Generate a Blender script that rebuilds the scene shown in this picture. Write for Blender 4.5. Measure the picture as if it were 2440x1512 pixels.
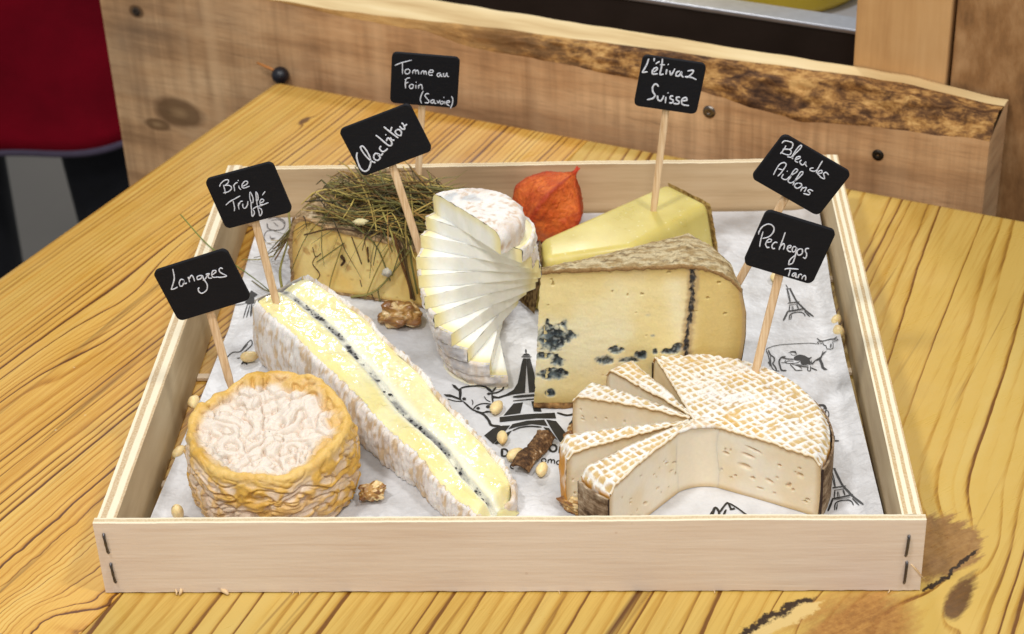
import bpy, math, random
import numpy as np
from mathutils import Vector, Matrix
random.seed(7); rng = np.random.default_rng(7)
scene = bpy.context.scene
for o in list(bpy.data.objects): bpy.data.objects.remove(o)

# ------------------------------------------------------------------ camera
PW, PH, FPX = 2440., 1512., 4500.            # pixel frame used to read positions off the photograph
CAM = np.array([0.0533, -0.7222, 0.5989])
def _rot(p, y, r):
    cp, sp = math.cos(p), math.sin(p)
    f = np.array([0, cp, -sp]); u = np.array([0, sp, cp]); rt = np.array([1., 0, 0])
    cy, sy = math.cos(y), math.sin(y); Z = np.array([[cy, -sy, 0], [sy, cy, 0], [0, 0, 1]])
    f, u, rt = Z @ f, Z @ u, Z @ rt
    c, s = math.cos(r), math.sin(r)
    return np.array([rt*c+u*s, -rt*s+u*c, f])
RM = _rot(math.radians(31.3467), 0.063, -0.0435)
cd = bpy.data.cameras.new('camera'); cam = bpy.data.objects.new('camera', cd)
scene.collection.objects.link(cam); scene.camera = cam
m3 = Matrix(((RM[0][0], RM[1][0], -RM[2][0]), (RM[0][1], RM[1][1], -RM[2][1]), (RM[0][2], RM[1][2], -RM[2][2])))
cam.matrix_world = Matrix.Translation(Vector(CAM)) @ m3.to_4x4()
cd.sensor_width = 36; cd.lens = 36*FPX/PW; cd.clip_end = 50; cd.clip_start = .02
cd.dof.use_dof = True; cd.dof.focus_distance = 1.0; cd.dof.aperture_fstop = 16

# ------------------------------------------------------------------ world and lamps (shop ceiling lamps)
w = bpy.data.worlds.new('World'); scene.world = w; w.use_nodes = True
w.node_tree.nodes['Background'].inputs[0].default_value = (.90, .95, 1.0, 1)
w.node_tree.nodes['Background'].inputs[1].default_value = .42
def lamp(name, loc, tgt, size, watts, col):
    l = bpy.data.lights.new(name, 'AREA'); l.shape = 'DISK'; l.size = size; l.energy = watts; l.color = col
    o = bpy.data.objects.new(name, l); scene.collection.objects.link(o); o.location = loc
    o.rotation_euler = (Vector(tgt)-Vector(loc)).to_track_quat('-Z', 'Y').to_euler(); return o
lamp('ceiling_lamp', (-.62, -.50, 1.80), (0, .15, 0), .22, 15., (1, .995, .98))
lamp('ceiling_lamp', (.80, -.35, 1.80), (0, .2, 0), .22, 11., (1, .995, .98))
lamp('ceiling_lamp', (-.15, 2.1, 1.75), (0, .2, 0), .24, 15., (1, .995, .98))
lamp('ceiling_lamp', (.15, -1.40, 1.75), (0, .1, 0), .32, 14., (1, .995, .98))
scene.view_settings.view_transform = 'Standard'; scene.view_settings.look = 'None'
scene.view_settings.exposure = 0; scene.view_settings.gamma = 1

# ------------------------------------------------------------------ geometry helpers
def ray(px, py): return np.array([(px-PW/2)/FPX, (PH/2-py)/FPX, 1]) @ RM
def P(px, py, z=0.):
    d = ray(px, py); return CAM+d*(z-CAM[2])/d[2]
def PL(px, py, o, n):
    d = ray(px, py); o = np.asarray(o); n = np.asarray(n); return CAM+d*((o-CAM)@n)/(d@n)
S2D = 2440/4096.
def lin(r, g, b):
    f = lambda v: (v/255/12.92) if v/255 <= .04045 else ((v/255+.055)/1.055)**2.4
    return (f(r), f(g), f(b), 1)
def lin3(r, g, b): return np.array(lin(r, g, b)[:3])
_perm = np.random.default_rng(3).permutation(256); _perm = np.concatenate([_perm, _perm, _perm])
_g = np.random.default_rng(4).normal(size=(256, 3)); _g /= np.linalg.norm(_g, axis=1)[:, None]
def pn(p):
    p = np.asarray(p, float); i = np.floor(p).astype(int); f = p-i; i = i & 255
    u = f*f*f*(f*(f*6-15)+10)
    def gr(dx, dy, dz):
        h = _perm[_perm[_perm[(i[..., 0]+dx) & 255]+((i[..., 1]+dy) & 255)]+((i[..., 2]+dz) & 255)]
        d = f-np.array([dx, dy, dz]); return (_g[h]*d).sum(-1)
    L = lambda a, b, t: a+(b-a)*t
    x = L(L(L(gr(0,0,0), gr(1,0,0), u[..., 0]), L(gr(0,1,0), gr(1,1,0), u[..., 0]), u[..., 1]),
          L(L(gr(0,0,1), gr(1,0,1), u[..., 0]), L(gr(0,1,1), gr(1,1,1), u[..., 0]), u[..., 1]), u[..., 2])
    return x*1.5
def fbm(p, oc=4, seed=0.):
    p = np.asarray(p, float)+seed*17.31; a = 1.; s = 0; t = 0
    for k in range(oc): s = s+a*pn(p*2**k+k*5.7); t += a; a *= .5
    return s/t*1.4
def n1(x, seed=0., oc=2):
    x = np.asarray(x, float); return fbm(np.stack([x, x*0+seed*3.3, x*0+.37], -1), oc, seed)
def sst(a, b, x): t = np.clip((x-a)/(b-a), 0, 1); return t*t*(3-2*t)
def mixc(a, b, t): return a*(1-t[..., None])+b*t[..., None]
def quads(nu, nv, wrap=False):
    i, j = np.meshgrid(np.arange(nu if wrap else nu-1), np.arange(nv-1), indexing='ij')
    i2 = (i+1) % nu
    return np.stack([i*nv+j, i2*nv+j, i2*nv+j+1, i*nv+j+1], -1).reshape(-1, 4)
def resample(pts, n, closed=False):
    pts = np.asarray(pts, float)
    if closed: pts = np.vstack([pts, pts[:1]])
    d = np.concatenate([[0], np.cumsum(np.linalg.norm(np.diff(pts, axis=0), axis=1))])
    t = np.linspace(0, d[-1], n+1)[:-1] if closed else np.linspace(0, d[-1], n)
    return np.stack([np.interp(t, d, pts[:, k]) for k in range(pts.shape[1])], 1)
def crom(pts, per=6, closed=False):
    pts = np.asarray(pts, float)
    if len(pts) < 3 and not closed:
        return resample(pts, per+1)
    if closed: q = np.vstack([pts[-1:], pts, pts[:2]])
    else: q = np.vstack([2*pts[0]-pts[1], pts, 2*pts[-1]-pts[-2]])
    out = []
    for k in range(1, len(q)-2):
        a, b, c, d = q[k-1], q[k], q[k+1], q[k+2]
        for t in np.arange(per)/per:
            out.append(.5*((2*b)+(-a+c)*t+(2*a-5*b+4*c-d)*t*t+(-a+3*b-3*c+d)*t**3))
    if not closed: out.append(pts[-1])
    return np.array(out)
def thing(name, label, cat, loc, group=None):
    o = bpy.data.objects.new(name, None); scene.collection.objects.link(o); o.location = loc
    o.empty_display_size = .01; o['label'] = label; o['category'] = cat
    if group: o['group'] = group
    return o
def tag(o, label, cat, group=None):
    o['label'] = label; o['category'] = cat
    if group: o['group'] = group
    return o
def wloc(o):
    l = Vector((0, 0, 0))
    while o is not None: l = l+o.location; o = o.parent
    return np.array(l)
def mk(name, V, F, mat, parent=None, smooth=True, col=None, base=None):
    V = np.asarray(V, float).reshape(-1, 3)
    if parent is not None: off = wloc(parent)
    elif base is not None: off = np.asarray(base, float)
    else: off = np.zeros(3)
    me = bpy.data.meshes.new(name)
    me.from_pydata((V-off).tolist(), [], [list(map(int, f)) for f in F]); 
    if col is not None:
        a = me.color_attributes.new('Col', 'FLOAT_COLOR', 'POINT')
        c = np.ones((len(V), 4), np.float32); c[:, :3] = np.clip(np.asarray(col).reshape(-1, 3), 0, 1)
        a.data.foreach_set('color', c.ravel())
    me.materials.append(mat)
    if smooth: me.polygons.foreach_set('use_smooth', [True]*len(me.polygons))
    me.update()
    o = bpy.data.objects.new(name, me); scene.collection.objects.link(o)
    if parent is not None: o.parent = parent
    elif base is not None: o.location = base
    return o
class MB:
    """collects several shapes into one mesh"""
    def __init__(s): s.V = []; s.F = []; s.C = []; s.n = 0
    def add(s, V, F, c=None):
        V = np.asarray(V, float).reshape(-1, 3); s.V.append(V); s.F += [tuple(int(i)+s.n for i in f) for f in F]
        if c is not None:
            c = np.asarray(c, float); s.C.append(np.broadcast_to(c, V.shape) if c.ndim == 1 else c.reshape(-1, 3))
        s.n += len(V)
    def grid(s, G, c=None, flip=False, wrap=False):
        G = np.asarray(G, float); F = quads(G.shape[0], G.shape[1], wrap)
        s.add(G.reshape(-1, 3), F[:, ::-1] if flip else F, None if c is None else c)
    def tube(s, pts, r, k=6, c=None, flat=1., cap=True):
        pts = np.asarray(pts, float); n = len(pts); r = np.broadcast_to(np.asarray(r, float), (n,))
        T = np.gradient(pts, axis=0); T /= np.linalg.norm(T, axis=1)[:, None]+1e-12
        up = np.array([0, 0, 1.]); 
        if abs(T[0]@up) > .9: up = np.array([1., 0, 0])
        N1 = np.cross(T, up); N1 /= np.linalg.norm(N1, axis=1)[:, None]+1e-12; N2 = np.cross(N1, T)
        a = np.arange(k)*2*math.pi/k
        G = pts[:, None]+r[:, None, None]*(np.cos(a)[None, :, None]*N1[:, None]+flat*np.sin(a)[None, :, None]*N2[:, None])
        F = []
        for i in range(n-1):
            for j in range(k): F.append((i*k+j, i*k+(j+1) % k, (i+1)*k+(j+1) % k, (i+1)*k+j))
        if cap: F.append(tuple(range(k))[::-1]); F.append(tuple((n-1)*k+j for j in range(k)))
        s.add(G.reshape(-1, 3), F, c)
    def box(s, o, ax, ay, az, c=None):
        o, ax, ay, az = map(lambda q: np.asarray(q, float), (o, ax, ay, az))
        V = [o+i*ax+j*ay+k*az for k in (0, 1) for j in (0, 1) for i in (0, 1)]
        s.add(V, [(0, 2, 3, 1), (4, 5, 7, 6), (0, 1, 5, 4), (2, 6, 7, 3), (0, 4, 6, 2), (1, 3, 7, 5)], c)
    def build(s, name, mat, parent=None, smooth=True, base=None):
        return mk(name, np.vstack(s.V), s.F, mat, parent, smooth, np.vstack(s.C) if s.C else None, base)
def bevel(o, w, seg=2):
    m = o.modifiers.new('bevel', 'BEVEL'); m.width = w; m.segments = seg; m.limit_method = 'ANGLE'; m.angle_limit = .6
    return o

# ------------------------------------------------------------------ material helpers
class G:
    def __init__(s, name):
        s.m = bpy.data.materials.new(name); s.m.use_nodes = True; s.t = s.m.node_tree
        s.b = s.t.nodes['Principled BSDF']; s.tc = None
    def n(s, t, **k):
        o = s.t.nodes.new(t)
        for a, v in k.items(): setattr(o, a, v)
        return o
    def put(s, sock, v):
        if isinstance(v, bpy.types.NodeSocket): s.t.links.new(v, sock)
        elif isinstance(v, (tuple, list, np.ndarray)):
            v = tuple(float(q) for q in v); L = len(sock.default_value); sock.default_value = (v+(1.,))[:L] if len(v) < L else v[:L]
        else: sock.default_value = v
    def math(s, op, a, b=0., c=None, clamp=False):
        o = s.n('ShaderNodeMath', operation=op, use_clamp=clamp); s.put(o.inputs[0], a); s.put(o.inputs[1], b)
        if c is not None: s.put(o.inputs[2], c)
        return o.outputs[0]
    def add(s, a, b): return s.math('ADD', a, b)
    def mul(s, a, b): return s.math('MULTIPLY', a, b)
    def coord(s, kind='Object'):
        if s.tc is None: s.tc = s.n('ShaderNodeTexCoord')
        return s.tc.outputs[kind]
    def sep(s, v): o = s.n('ShaderNodeSeparateXYZ'); s.put(o.inputs[0], v); return o.outputs
    def comb(s, x, y, z=0.):
        o = s.n('ShaderNodeCombineXYZ'); [s.put(o.inputs[i], q) for i, q in enumerate((x, y, z))]; return o.outputs[0]
    def noise(s, v, scale=1., detail=3., rough=.5, dist=0., col=False):
        o = s.n('ShaderNodeTexNoise'); s.put(o.inputs['Vector'], v); o.inputs['Scale'].default_value = scale
        o.inputs['Detail'].default_value = detail; o.inputs['Roughness'].default_value = rough; o.inputs['Distortion'].default_value = dist
        return o.outputs['Color' if col else 'Fac']
    def voro(s, v, scale, feature='F1', out='Distance'):
        o = s.n('ShaderNodeTexVoronoi', feature=feature); s.put(o.inputs['Vector'], v); o.inputs['Scale'].default_value = scale
        return o.outputs[out]
    def vscale(s, v, sc): o = s.n('ShaderNodeVectorMath', operation='MULTIPLY'); s.put(o.inputs[0], v); o.inputs[1].default_value = sc; return o.outputs[0]
    def ramp(s, f, stops, interp='LINEAR'):
        o = s.n('ShaderNodeValToRGB'); s.put(o.inputs[0], f); r = o.color_ramp; r.interpolation = interp
        while len(r.elements) < len(stops): r.elements.new(.5)
        for e, (p, c) in zip(r.elements, stops):
            e.position = p; e.color = c if len(c) == 4 else (*c, 1)
        return o.outputs[0]
    def mr(s, f, a, b, c=0., d=1.):
        o = s.n('ShaderNodeMapRange'); s.put(o.inputs[0], f)
        for i, q in enumerate((a, b, c, d)): s.put(o.inputs[i+1], q)
        return o.outputs[0]
    def mix(s, f, a, b, mode='MIX'):
        o = s.n('ShaderNodeMix', data_type='RGBA', blend_type=mode); s.put(o.inputs[0], f); s.put(o.inputs[6], a); s.put(o.inputs[7], b); return o.outputs[2]
    def bump(s, h, strength=.3, dist=.001, prev=None):
        o = s.n('ShaderNodeBump'); o.inputs['Strength'].default_value = strength; o.inputs['Distance'].default_value = dist
        s.put(o.inputs['Height'], h)
        if prev is not None: s.put(o.inputs['Normal'], prev)
        return o.outputs[0]
    def attr(s, name='Col'): o = s.n('ShaderNodeAttribute'); o.attribute_name = name; return o.outputs['Color']
    def out(s, color=None, rough=.5, normal=None, spec=.5, coat=0., coatr=.1, sss=0., sssr=(1, .6, .35), ssss=.004, metal=0., sheen=0.):
        b = s.b
        if color is not None: s.put(b.inputs['Base Color'], color)
        s.put(b.inputs['Roughness'], rough); s.put(b.inputs['Specular IOR Level'], spec); b.inputs['Metallic'].default_value = metal
        if coat: s.put(b.inputs['Coat Weight'], coat); b.inputs['Coat Roughness'].default_value = coatr
        if sss:
            b.inputs['Subsurface Weight'].default_value = sss; b.inputs['Subsurface Radius'].default_value = sssr; b.inputs['Subsurface Scale'].default_value = ssss
        if sheen: b.inputs['Sheen Weight'].default_value = sheen
        if normal is not None: s.put(b.inputs['Normal'], normal)
        return s.m
def vmat(name, rough=.5, var=.12, nscale=900, bstr=.25, bdist=.0006, sss=0., ssss=.003, sssr=(1, .7, .4), spec=.4, coat=0., coatr=.15, sheen=0., roughvar=0.):
    """material whose colour is stored on the mesh points; nodes add fine grain and relief"""
    g = G(name); v = g.coord('Object'); nz = g.noise(v, nscale, 4, .6)
    k = g.mr(nz, .3, .7, 1-var, 1+var); o = g.n('ShaderNodeVectorMath', operation='SCALE'); g.put(o.inputs[0], g.attr()); g.put(o.inputs['Scale'], k)
    r = rough if not roughvar else g.mr(g.noise(v, nscale*.25, 3), .35, .65, rough-roughvar, rough+roughvar)
    return g.out(o.outputs[0], r, g.bump(nz, bstr, bdist), spec, coat, coatr, sss, sssr, ssss, sheen=sheen)
def plain(name, col, rough=.5, metal=0., var=.1, nscale=60, bstr=.1, spec=.5, coat=0.):
    g = G(name); nz = g.noise(g.coord(), nscale, 4)
    c = g.mix(g.mr(nz, .3, .7), tuple(np.array(col[:3])*(1-var))+(1,), tuple(np.minimum(np.array(col[:3])*(1+var), 1))+(1,))
    return g.out(c, rough, g.bump(nz, bstr, .0005), spec, metal=metal, coat=coat)

# ------------------------------------------------------------------ table: two glued pine boards, lacquered
TA = math.radians(65.5)
E1 = np.array([math.cos(TA), math.sin(TA), 0]); E2 = np.array([E1[1], -E1[0], 0]); TB = P(650, 186, 0)
def UV(px, py): d = P(px, py, 0)-TB; return d@E1, d@E2
def table_mat(name, F, a1, a2, slope, light, mid, dark, knots=(), strip=None, wavy=None, vary=.03, contrast=1., stains=(), lineamp=(.15, 1.15), base=.05, pale=(.8, .6, .2, 1)):
    g = G(name); co = g.coord('Object'); x, y, z = g.sep(co); v = g.mul(y, -1.)
    uv = g.comb(x, v, 0.); N = lambda su, sv, d=3., r=.55: g.noise(g.vscale(uv, (su, sv, 1)), 1., d, r)
    na = N(.8, 2.2, 2.); nb = N(3.2, 13., 3.); sp = g.noise(g.comb(0.37, g.mul(v, 11.), 0.), 1., 2.)
    w_ = g.add(v, g.mul(x, slope)); w_ = g.add(w_, g.mul(g.add(na, -.5), a1)); w_ = g.add(w_, g.mul(g.add(nb, -.5), a2)); w_ = g.add(w_, g.mul(g.add(sp, -.5), vary))
    fine = N(45., 60., 2.); w_ = g.add(w_, g.mul(g.add(fine, -.5), .0012))
    if wavy:                                         # curly grain in one corner of the board
        dx = g.math('DIVIDE', g.add(x, -wavy[0]), wavy[2]); dy = g.math('DIVIDE', g.add(v, -wavy[1]), wavy[3]); e = g.math('EXPONENT', g.mul(g.add(g.mul(dx, dx), g.mul(dy, dy)), -1.))
        w_ = g.add(w_, g.mul(e, g.mul(g.add(N(52., 6., 2.), -.5), wavy[4])))
    kds = [None, None, None]
    for (ku, kv, su, sv, A, dk, kc) in knots:
        dx = g.math('DIVIDE', g.add(x, -ku), su); dy = g.math('DIVIDE', g.add(v, -kv), sv)
        e = g.math('EXPONENT', g.mul(g.add(g.mul(dx, dx), g.mul(dy, dy)), -1.))
        w_ = g.add(w_, g.mul(e, A))
        if dk: kds[kc] = g.mul(e, dk) if kds[kc] is None else g.add(kds[kc], g.mul(e, dk))
    ph = g.mul(w_, F); idn = g.math('FLOOR', ph); fr = g.math('FRACT', ph)
    wn = g.n('ShaderNodeTexWhiteNoise', noise_dimensions='1D'); g.put(wn.inputs['W'], idn); rnd = wn.outputs['Value']; wn2 = g.n('ShaderNodeTexWhiteNoise', noise_dimensions='1D'); g.put(wn2.inputs['W'], g.add(idn, 37.3)); rnd2 = wn2.outputs['Value']
    fr = g.math('POWER', fr, g.add(.7, g.mul(rnd2, 1.6)))
    tri = g.ramp(fr, [(0., (.10,)*3), (.05, (0,)*3), (.40, (.05,)*3), (.66, (.30,)*3), (.82, (.85,)*3), (.92, (1,)*3), (.97, (.55,)*3), (1., (.10,)*3)])
    amp = g.mul(g.mr(rnd, 0., 1., lineamp[0], lineamp[1]), g.mr(N(2.5, 30., 3., .6), .3, .65, .45, 1.1))
    t = g.mul(g.mul(tri, amp), contrast)
    fib = N(7., 430., 4., .65); fib2 = N(30., 1500., 3., .6)
    t = g.add(t, g.mul(g.add(fib, -.5), .9)); t = g.add(t, g.mul(g.add(fib2, -.5), .5))
    tone = N(.9, 9.); t = g.add(t, g.mul(g.add(tone, -.5), 1.3))
    t = g.add(t, base)
    c = g.ramp(t, [(0., light), (.36, mid), (.82, dark)])
    pal = N(.5, 20., 3.); c = g.mix(g.mr(g.add(pal, g.mul(tri, -.18)), .50, .66, 0., .75), c, pale)
    if strip: c = g.mix(g.mul(g.mr(g.add(v, g.mul(g.add(na, -.5), .03)), strip[0], strip[1], 1., 0.), .70), c, g.mix(g.mr(g.add(fib, g.mul(tri, .25)), .35, .85), strip[2], mid))
    rs = N(1.6, 62., 4., .62); c = g.mix(g.mr(rs, .62, .74, 0, .9*contrast), c, lin(96, 56, 18))
    rs2 = N(2.6, 150., 3., .6); c = g.mix(g.mr(rs2, .66, .74, 0, .6*contrast), c, lin(120, 76, 26))
    if knots:
        kf = g.noise(g.vscale(g.comb(g.add(x, g.mul(v, .9)), g.add(v, g.mul(x, -.6)), 0.), (16., 210., 1)), 1., 5., .72); kn = g.noise(g.vscale(uv, (38., 60., 1)), 1., 6., .72); kg = N(260., 260., 4., .7)
        for ks, (lo, hi), cols in zip(kds, ((.44, .58), (.46, .74), (.40, .80)), (((.3, (96, 64, 32)), (.5, (146, 106, 60)), (.7, (176, 136, 84))), ((.3, (58, 34, 16)), (.5, (92, 58, 28)), (.7, (128, 86, 44))), ((.30, (92, 54, 20)), (.46, (150, 98, 42)), (.62, (192, 140, 70))))):
            if ks is None: continue
            km = g.mr(g.add(ks, g.add(g.mul(g.add(kn, -.5), .75), g.mul(g.add(kf, -.5), .75))), lo, hi, 0., .94)
            c = g.mix(km, c, g.ramp(g.add(g.mul(kg, .35), g.add(g.mul(kn, .25), g.mul(kf, .40))), [(p_, lin(*q_)) for p_, q_ in cols]))
    for (ax, av, bx, bv, wd, col) in stains:      # cracks and filler: distance to a line between two points
        L = math.hypot(bx-ax, bv-av); tx, tv = (bx-ax)/L, (bv-av)/L
        px = g.add(x, -ax); pv = g.add(v, -av)
        al = g.add(g.mul(px, tx), g.mul(pv, tv)); ac = g.add(g.mul(px, -tv), g.mul(pv, tx))
        wob = g.noise(uv, 60., 5., .65); ac = g.math('ABSOLUTE', g.add(ac, g.mul(g.add(wob, -.5), .014)))
        wv = g.add(ac, g.mul(g.add(g.noise(uv, 420., 4., .7), -.5), wd*1.5))
        end = g.mul(g.mr(al, 0., .012), g.mr(al, L-.012, L, 1., 0.)); wv = g.add(wv, g.mul(g.add(1., g.mul(end, -1.)), wd*1.5))
        c = g.mix(g.mr(wv, wd*.6, wd, 1., 0.), c, col)
    spk = g.mr(g.voro(uv, 46.), .02, .045, .6, 0.); c = g.mix(g.mul(spk, g.mr(g.noise(uv, 12.), .56, .60)), c, lin(240, 226, 190))
    dk_ = g.mr(g.noise(uv, 210., 4., .7), .72, .80, 0., .5); c = g.mix(dk_, c, lin(110, 74, 30))
    sc = g.noise(g.vscale(g.comb(g.add(x, g.mul(v, 1.4)), g.add(v, g.mul(x, -.5)), 0.), (5., 420., 1)), 1., 2.)
    rr = g.mr(g.add(g.mul(g.noise(uv, 30., 5., .65), .7), g.mul(sc, .3)), .35, .65, .24, .46)
    hb = g.add(g.mul(tri, -.12), g.add(g.mul(fib, .25), g.mul(sc, .15)))
    return g.out(c, rr, g.bump(hb, .12, .0005), .5, coat=.4, coatr=.14)
kn2 = [(*UV(2225, 1300), .034, .026, -.018, 1.0, 0), (*UV(2305, 1395), .026, .008, .008, .66, 1), (*UV(2272, 1448), .016, .007, .006, .62, 1), (*UV(2070, 1500), .044, .028, .022, .95, 2), (*UV(1900, 1500), .03, .02, .008, .35, 2)]
cr = [(*UV(1958, 1412), *UV(1730, 1535), .0036, lin(40, 24, 12)), (*UV(1978, 1420), *UV(1748, 1545), .0042, lin(216, 186, 120)), (*UV(2185, 1428), *UV(2350, 1296), .0016, lin(44, 30, 18)), (*UV(2262, 1392), *UV(2302, 1364), .0014, lin(220, 192, 118))]
kn1 = [(*UV(470, 600), .045, .014, .016, 0, 0), (*UV(330, 690), .06, .012, -.012, 0, 0), (*UV(725, 288), .010, .004, .006, 1., 1), (*UV(15, 960), .10, .014, .014, .0, 0), (*UV(60, 1500), .030, .022, .020, .42, 2)]
M_T1 = table_mat('pine_board_edge', 215., .055, .006, 0., lin(220, 172, 80), lin(192, 134, 44), lin(100, 56, 9), kn1, (.045, .078, lin(212, 176, 90)), (*UV(120, 1440), .075, .05, .012), .04, 1.2, (), (.0, 1.35), .14, lin(224, 186, 102))
M_T2 = table_mat('pine_board_wide', 118., .045, .005, .10, lin(206, 170, 86), lin(184, 140, 56), lin(112, 68, 15), kn2, None, None, .05, 1.15, cr, (.05, 1.3), .02, lin(210, 180, 102))
table = thing('table', 'yellow lacquered pine table top of glued boards under the crate', 'table', TB)
def board(v0, v1, mat, r0, r1):
    # rounded board running along E1 from u=-1.0 to u=0
    prof = []
    T = .04
    def arc(cx, cz, r, a0, a1): return [(cx+r*math.cos(a), cz+r*math.sin(a)) for a in np.linspace(a0, a1, 7)]
    prof += [(v0, -T)] + arc(v0+r0, -r0, r0, math.pi, math.pi/2) + arc(v1-r1, -r1, r1, math.pi/2, 0) + [(v1, -T)]
    us = [-1.0]+[-.02, -.009]+[-.009+.009*math.sin(a) for a in np.linspace(.2, math.pi/2, 6)]
    zs = [0, 0, 0]+[-.009*(1-math.cos(a)) for a in np.linspace(.2, math.pi/2, 6)]
    rows = []
    for u, dz in zip(us, zs):
        rows.append([(u, -v, z+(dz if z > -T+.001 else 0)) for v, z in prof])
    rows = np.array(rows); n, k = rows.shape[:2]
    F = [tuple(f) for f in quads(n, k)]+[tuple(range(k)), tuple((n-1)*k+j for j in range(k))[::-1]]
    F += [(i*k, (i+1)*k, (i+1)*k+k-1, i*k+k-1) for i in range(n-1)]
    me = bpy.data.meshes.new('board'); me.from_pydata(rows.reshape(-1, 3).tolist(), [], F); me.materials.append(mat)
    me.polygons.foreach_set('use_smooth', [True]*len(me.polygons))
    o = bpy.data.objects.new('board', me); scene.collection.objects.link(o); o.parent = table; o.rotation_euler = (0, 0, TA)
    es = o.modifiers.new('split', 'EDGE_SPLIT'); es.split_angle = .7
board(0, .2728, M_T1, .012, .0007); board(.2732, 1.05, M_T2, .0007, .012)

# ------------------------------------------------------------------ background: floor, rough plank, posts, counter
g = G('floor_vinyl'); nz = g.noise(g.coord(), 3., 4); M_FLOOR = g.out(g.mix(nz, lin(104, 97, 88), lin(122, 114, 104)), .45)
fl = mk('floor', [(-8, -4, -.85), (8, -4, -.85), (8, 10, -.85), (-8, 10, -.85)], [(0, 1, 2, 3)], M_FLOOR, smooth=False); fl['kind'] = 'structure'
def rough_wood(name, a, b, c_, axis_scale, saw=True, knots=(), bstr=.35):
    g = G(name); co = g.coord('Object'); s_ = g.vscale(co, axis_scale)
    n_a = g.noise(s_, 1., 5., .62); n_b = g.noise(g.vscale(co, (16, 16, 16)), 1., 4.)
    t = g.add(g.mul(n_a, .8), g.mul(n_b, .45)); c = g.ramp(t, [(.38, c_), (.6, b), (.85, a)])
    if saw:
        st = g.noise(g.vscale(co, (110., 1.5, 6.)), 1., 4., .6); c = g.mix(g.mul(g.mr(st, .40, .66, 0., .5), g.mr(g.noise(g.vscale(co, (12., 12., 12.)), 1., 3.), .38, .6)), c, c_); fz = g.noise(g.vscale(co, (30., 30., 330.)), 1., 4., .7); c = g.mix(g.mr(fz, .5, .72, 0., .4), c, c_); bl = g.noise(g.vscale(co, (9., 9., 14.)), 1., 4.); c = g.mix(g.mr(bl, .5, .7, 0., .45), c, lin(128, 108, 88))
        st2 = g.noise(g.vscale(co, (38., 1., 2.)), 1., 2.); c = g.mix(g.mr(st2, .55, .72, 0., .3), c, a)
    x, y, z = g.sep(co)
    sk = g.noise(g.vscale(co, (7., 7., 60.)), 1., 4., .7); c = g.mix(g.mr(sk, .64, .74, 0., .7), c, lin(70, 50, 34))
    for (kx, kz, rx, rz, col, lc) in knots:
        dx = g.math('DIVIDE', g.add(x, -kx), rx); dz = g.math('DIVIDE', g.add(z, -kz), rz)
        d = g.math('SQRT', g.add(g.mul(dx, dx), g.mul(dz, dz))); d = g.add(d, g.mul(g.add(n_b, -.5), .9))
        c = g.mix(g.mr(d, .75, 1.05, .8, 0.), c, g.ramp(d, [(.1, lc), (.45, col), (.9, lin(96, 66, 40))]))
    return g.out(c, .8, g.bump(n_a, bstr, .002), .25)
PO = TB+E1*.02; PT = .045                                      # front face of plank stands 2 cm behind the table edge
plank = thing('plank', 'long rough sawn plank with waney bark edge behind the table', 'plank', PO+np.array([0, 0, -.3]))
def pv(q, off=0.): p = PL(*q, PO+E1*off, E1); return (p-PO)@E2, p[2]
face = [(-.30, .056), pv((238, 0)), (-.10, .057), pv((620, 0)), pv((834, 44)), pv((1011, 74)), pv((1128, 117)), pv((1330, 149)), pv((1518, 191)), pv((1676, 220)), pv((1910, 291)), pv((2069, 301)), pv((2357, 337))]
vv = np.array([f[0] for f in face]); hh = np.array([f[1] for f in face]); hh[:4] = .0555
s_v = np.linspace(-.177, .5525, 240)
h1 = np.interp(s_v, vv, hh)+.0012*n1(s_v*60, 1.)
d2 = np.interp(s_v, [-.2, .06, .12, .17, .3, .45, .5525], [.0005, .0005, .006, .013, .021, .031, .034])
ztop = .0565+.0010*n1(s_v*25, 5.)-.006*sst(.47, .55, s_v)
M_PL = rough_wood('rough_sawn_plank', lin(232, 192, 146), lin(198, 154, 110), lin(126, 92, 62), (5., 5., 40.), True,
                  [(-.141+.0, .326, .008, .006, lin(60, 44, 30), lin(40, 30, 20)), (-.111, .241, .028, .016, lin(104, 76, 48), lin(150, 118, 82)), (-.137, .226, .015, .006, lin(112, 82, 52), lin(150, 118, 82))])
def wp(v, d, z): return PO+E2*v+E1*d+np.array([0, 0, z])
def prow(v, d, z): return np.stack([wp(a, b, c) for a, b, c in zip(v, np.broadcast_to(d, v.shape), np.broadcast_to(z, v.shape))])
mb = MB(); zz = [-.3, -.2, -.1, -.03]
Gf = np.stack([prow(s_v, 0., z) for z in zz]+[prow(s_v, 0., h1)], 1); mb.grid(Gf, flip=False)
mb.grid(np.stack([prow(s_v, PT, ztop), prow(s_v, PT, -.3)], 1))
for k in (0, -1):
    q = [Gf[k, 0], Gf[k, -1], prow(s_v, d2, ztop)[k], wp(s_v[k], PT, ztop[k]), wp(s_v[k], PT, -.3)]; mb.add(q, [(0, 1, 2, 3, 4)])
pf = mb.build('sawn_face', M_PL, plank, smooth=False); pf.rotation_euler = (0, 0, 0)
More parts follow.
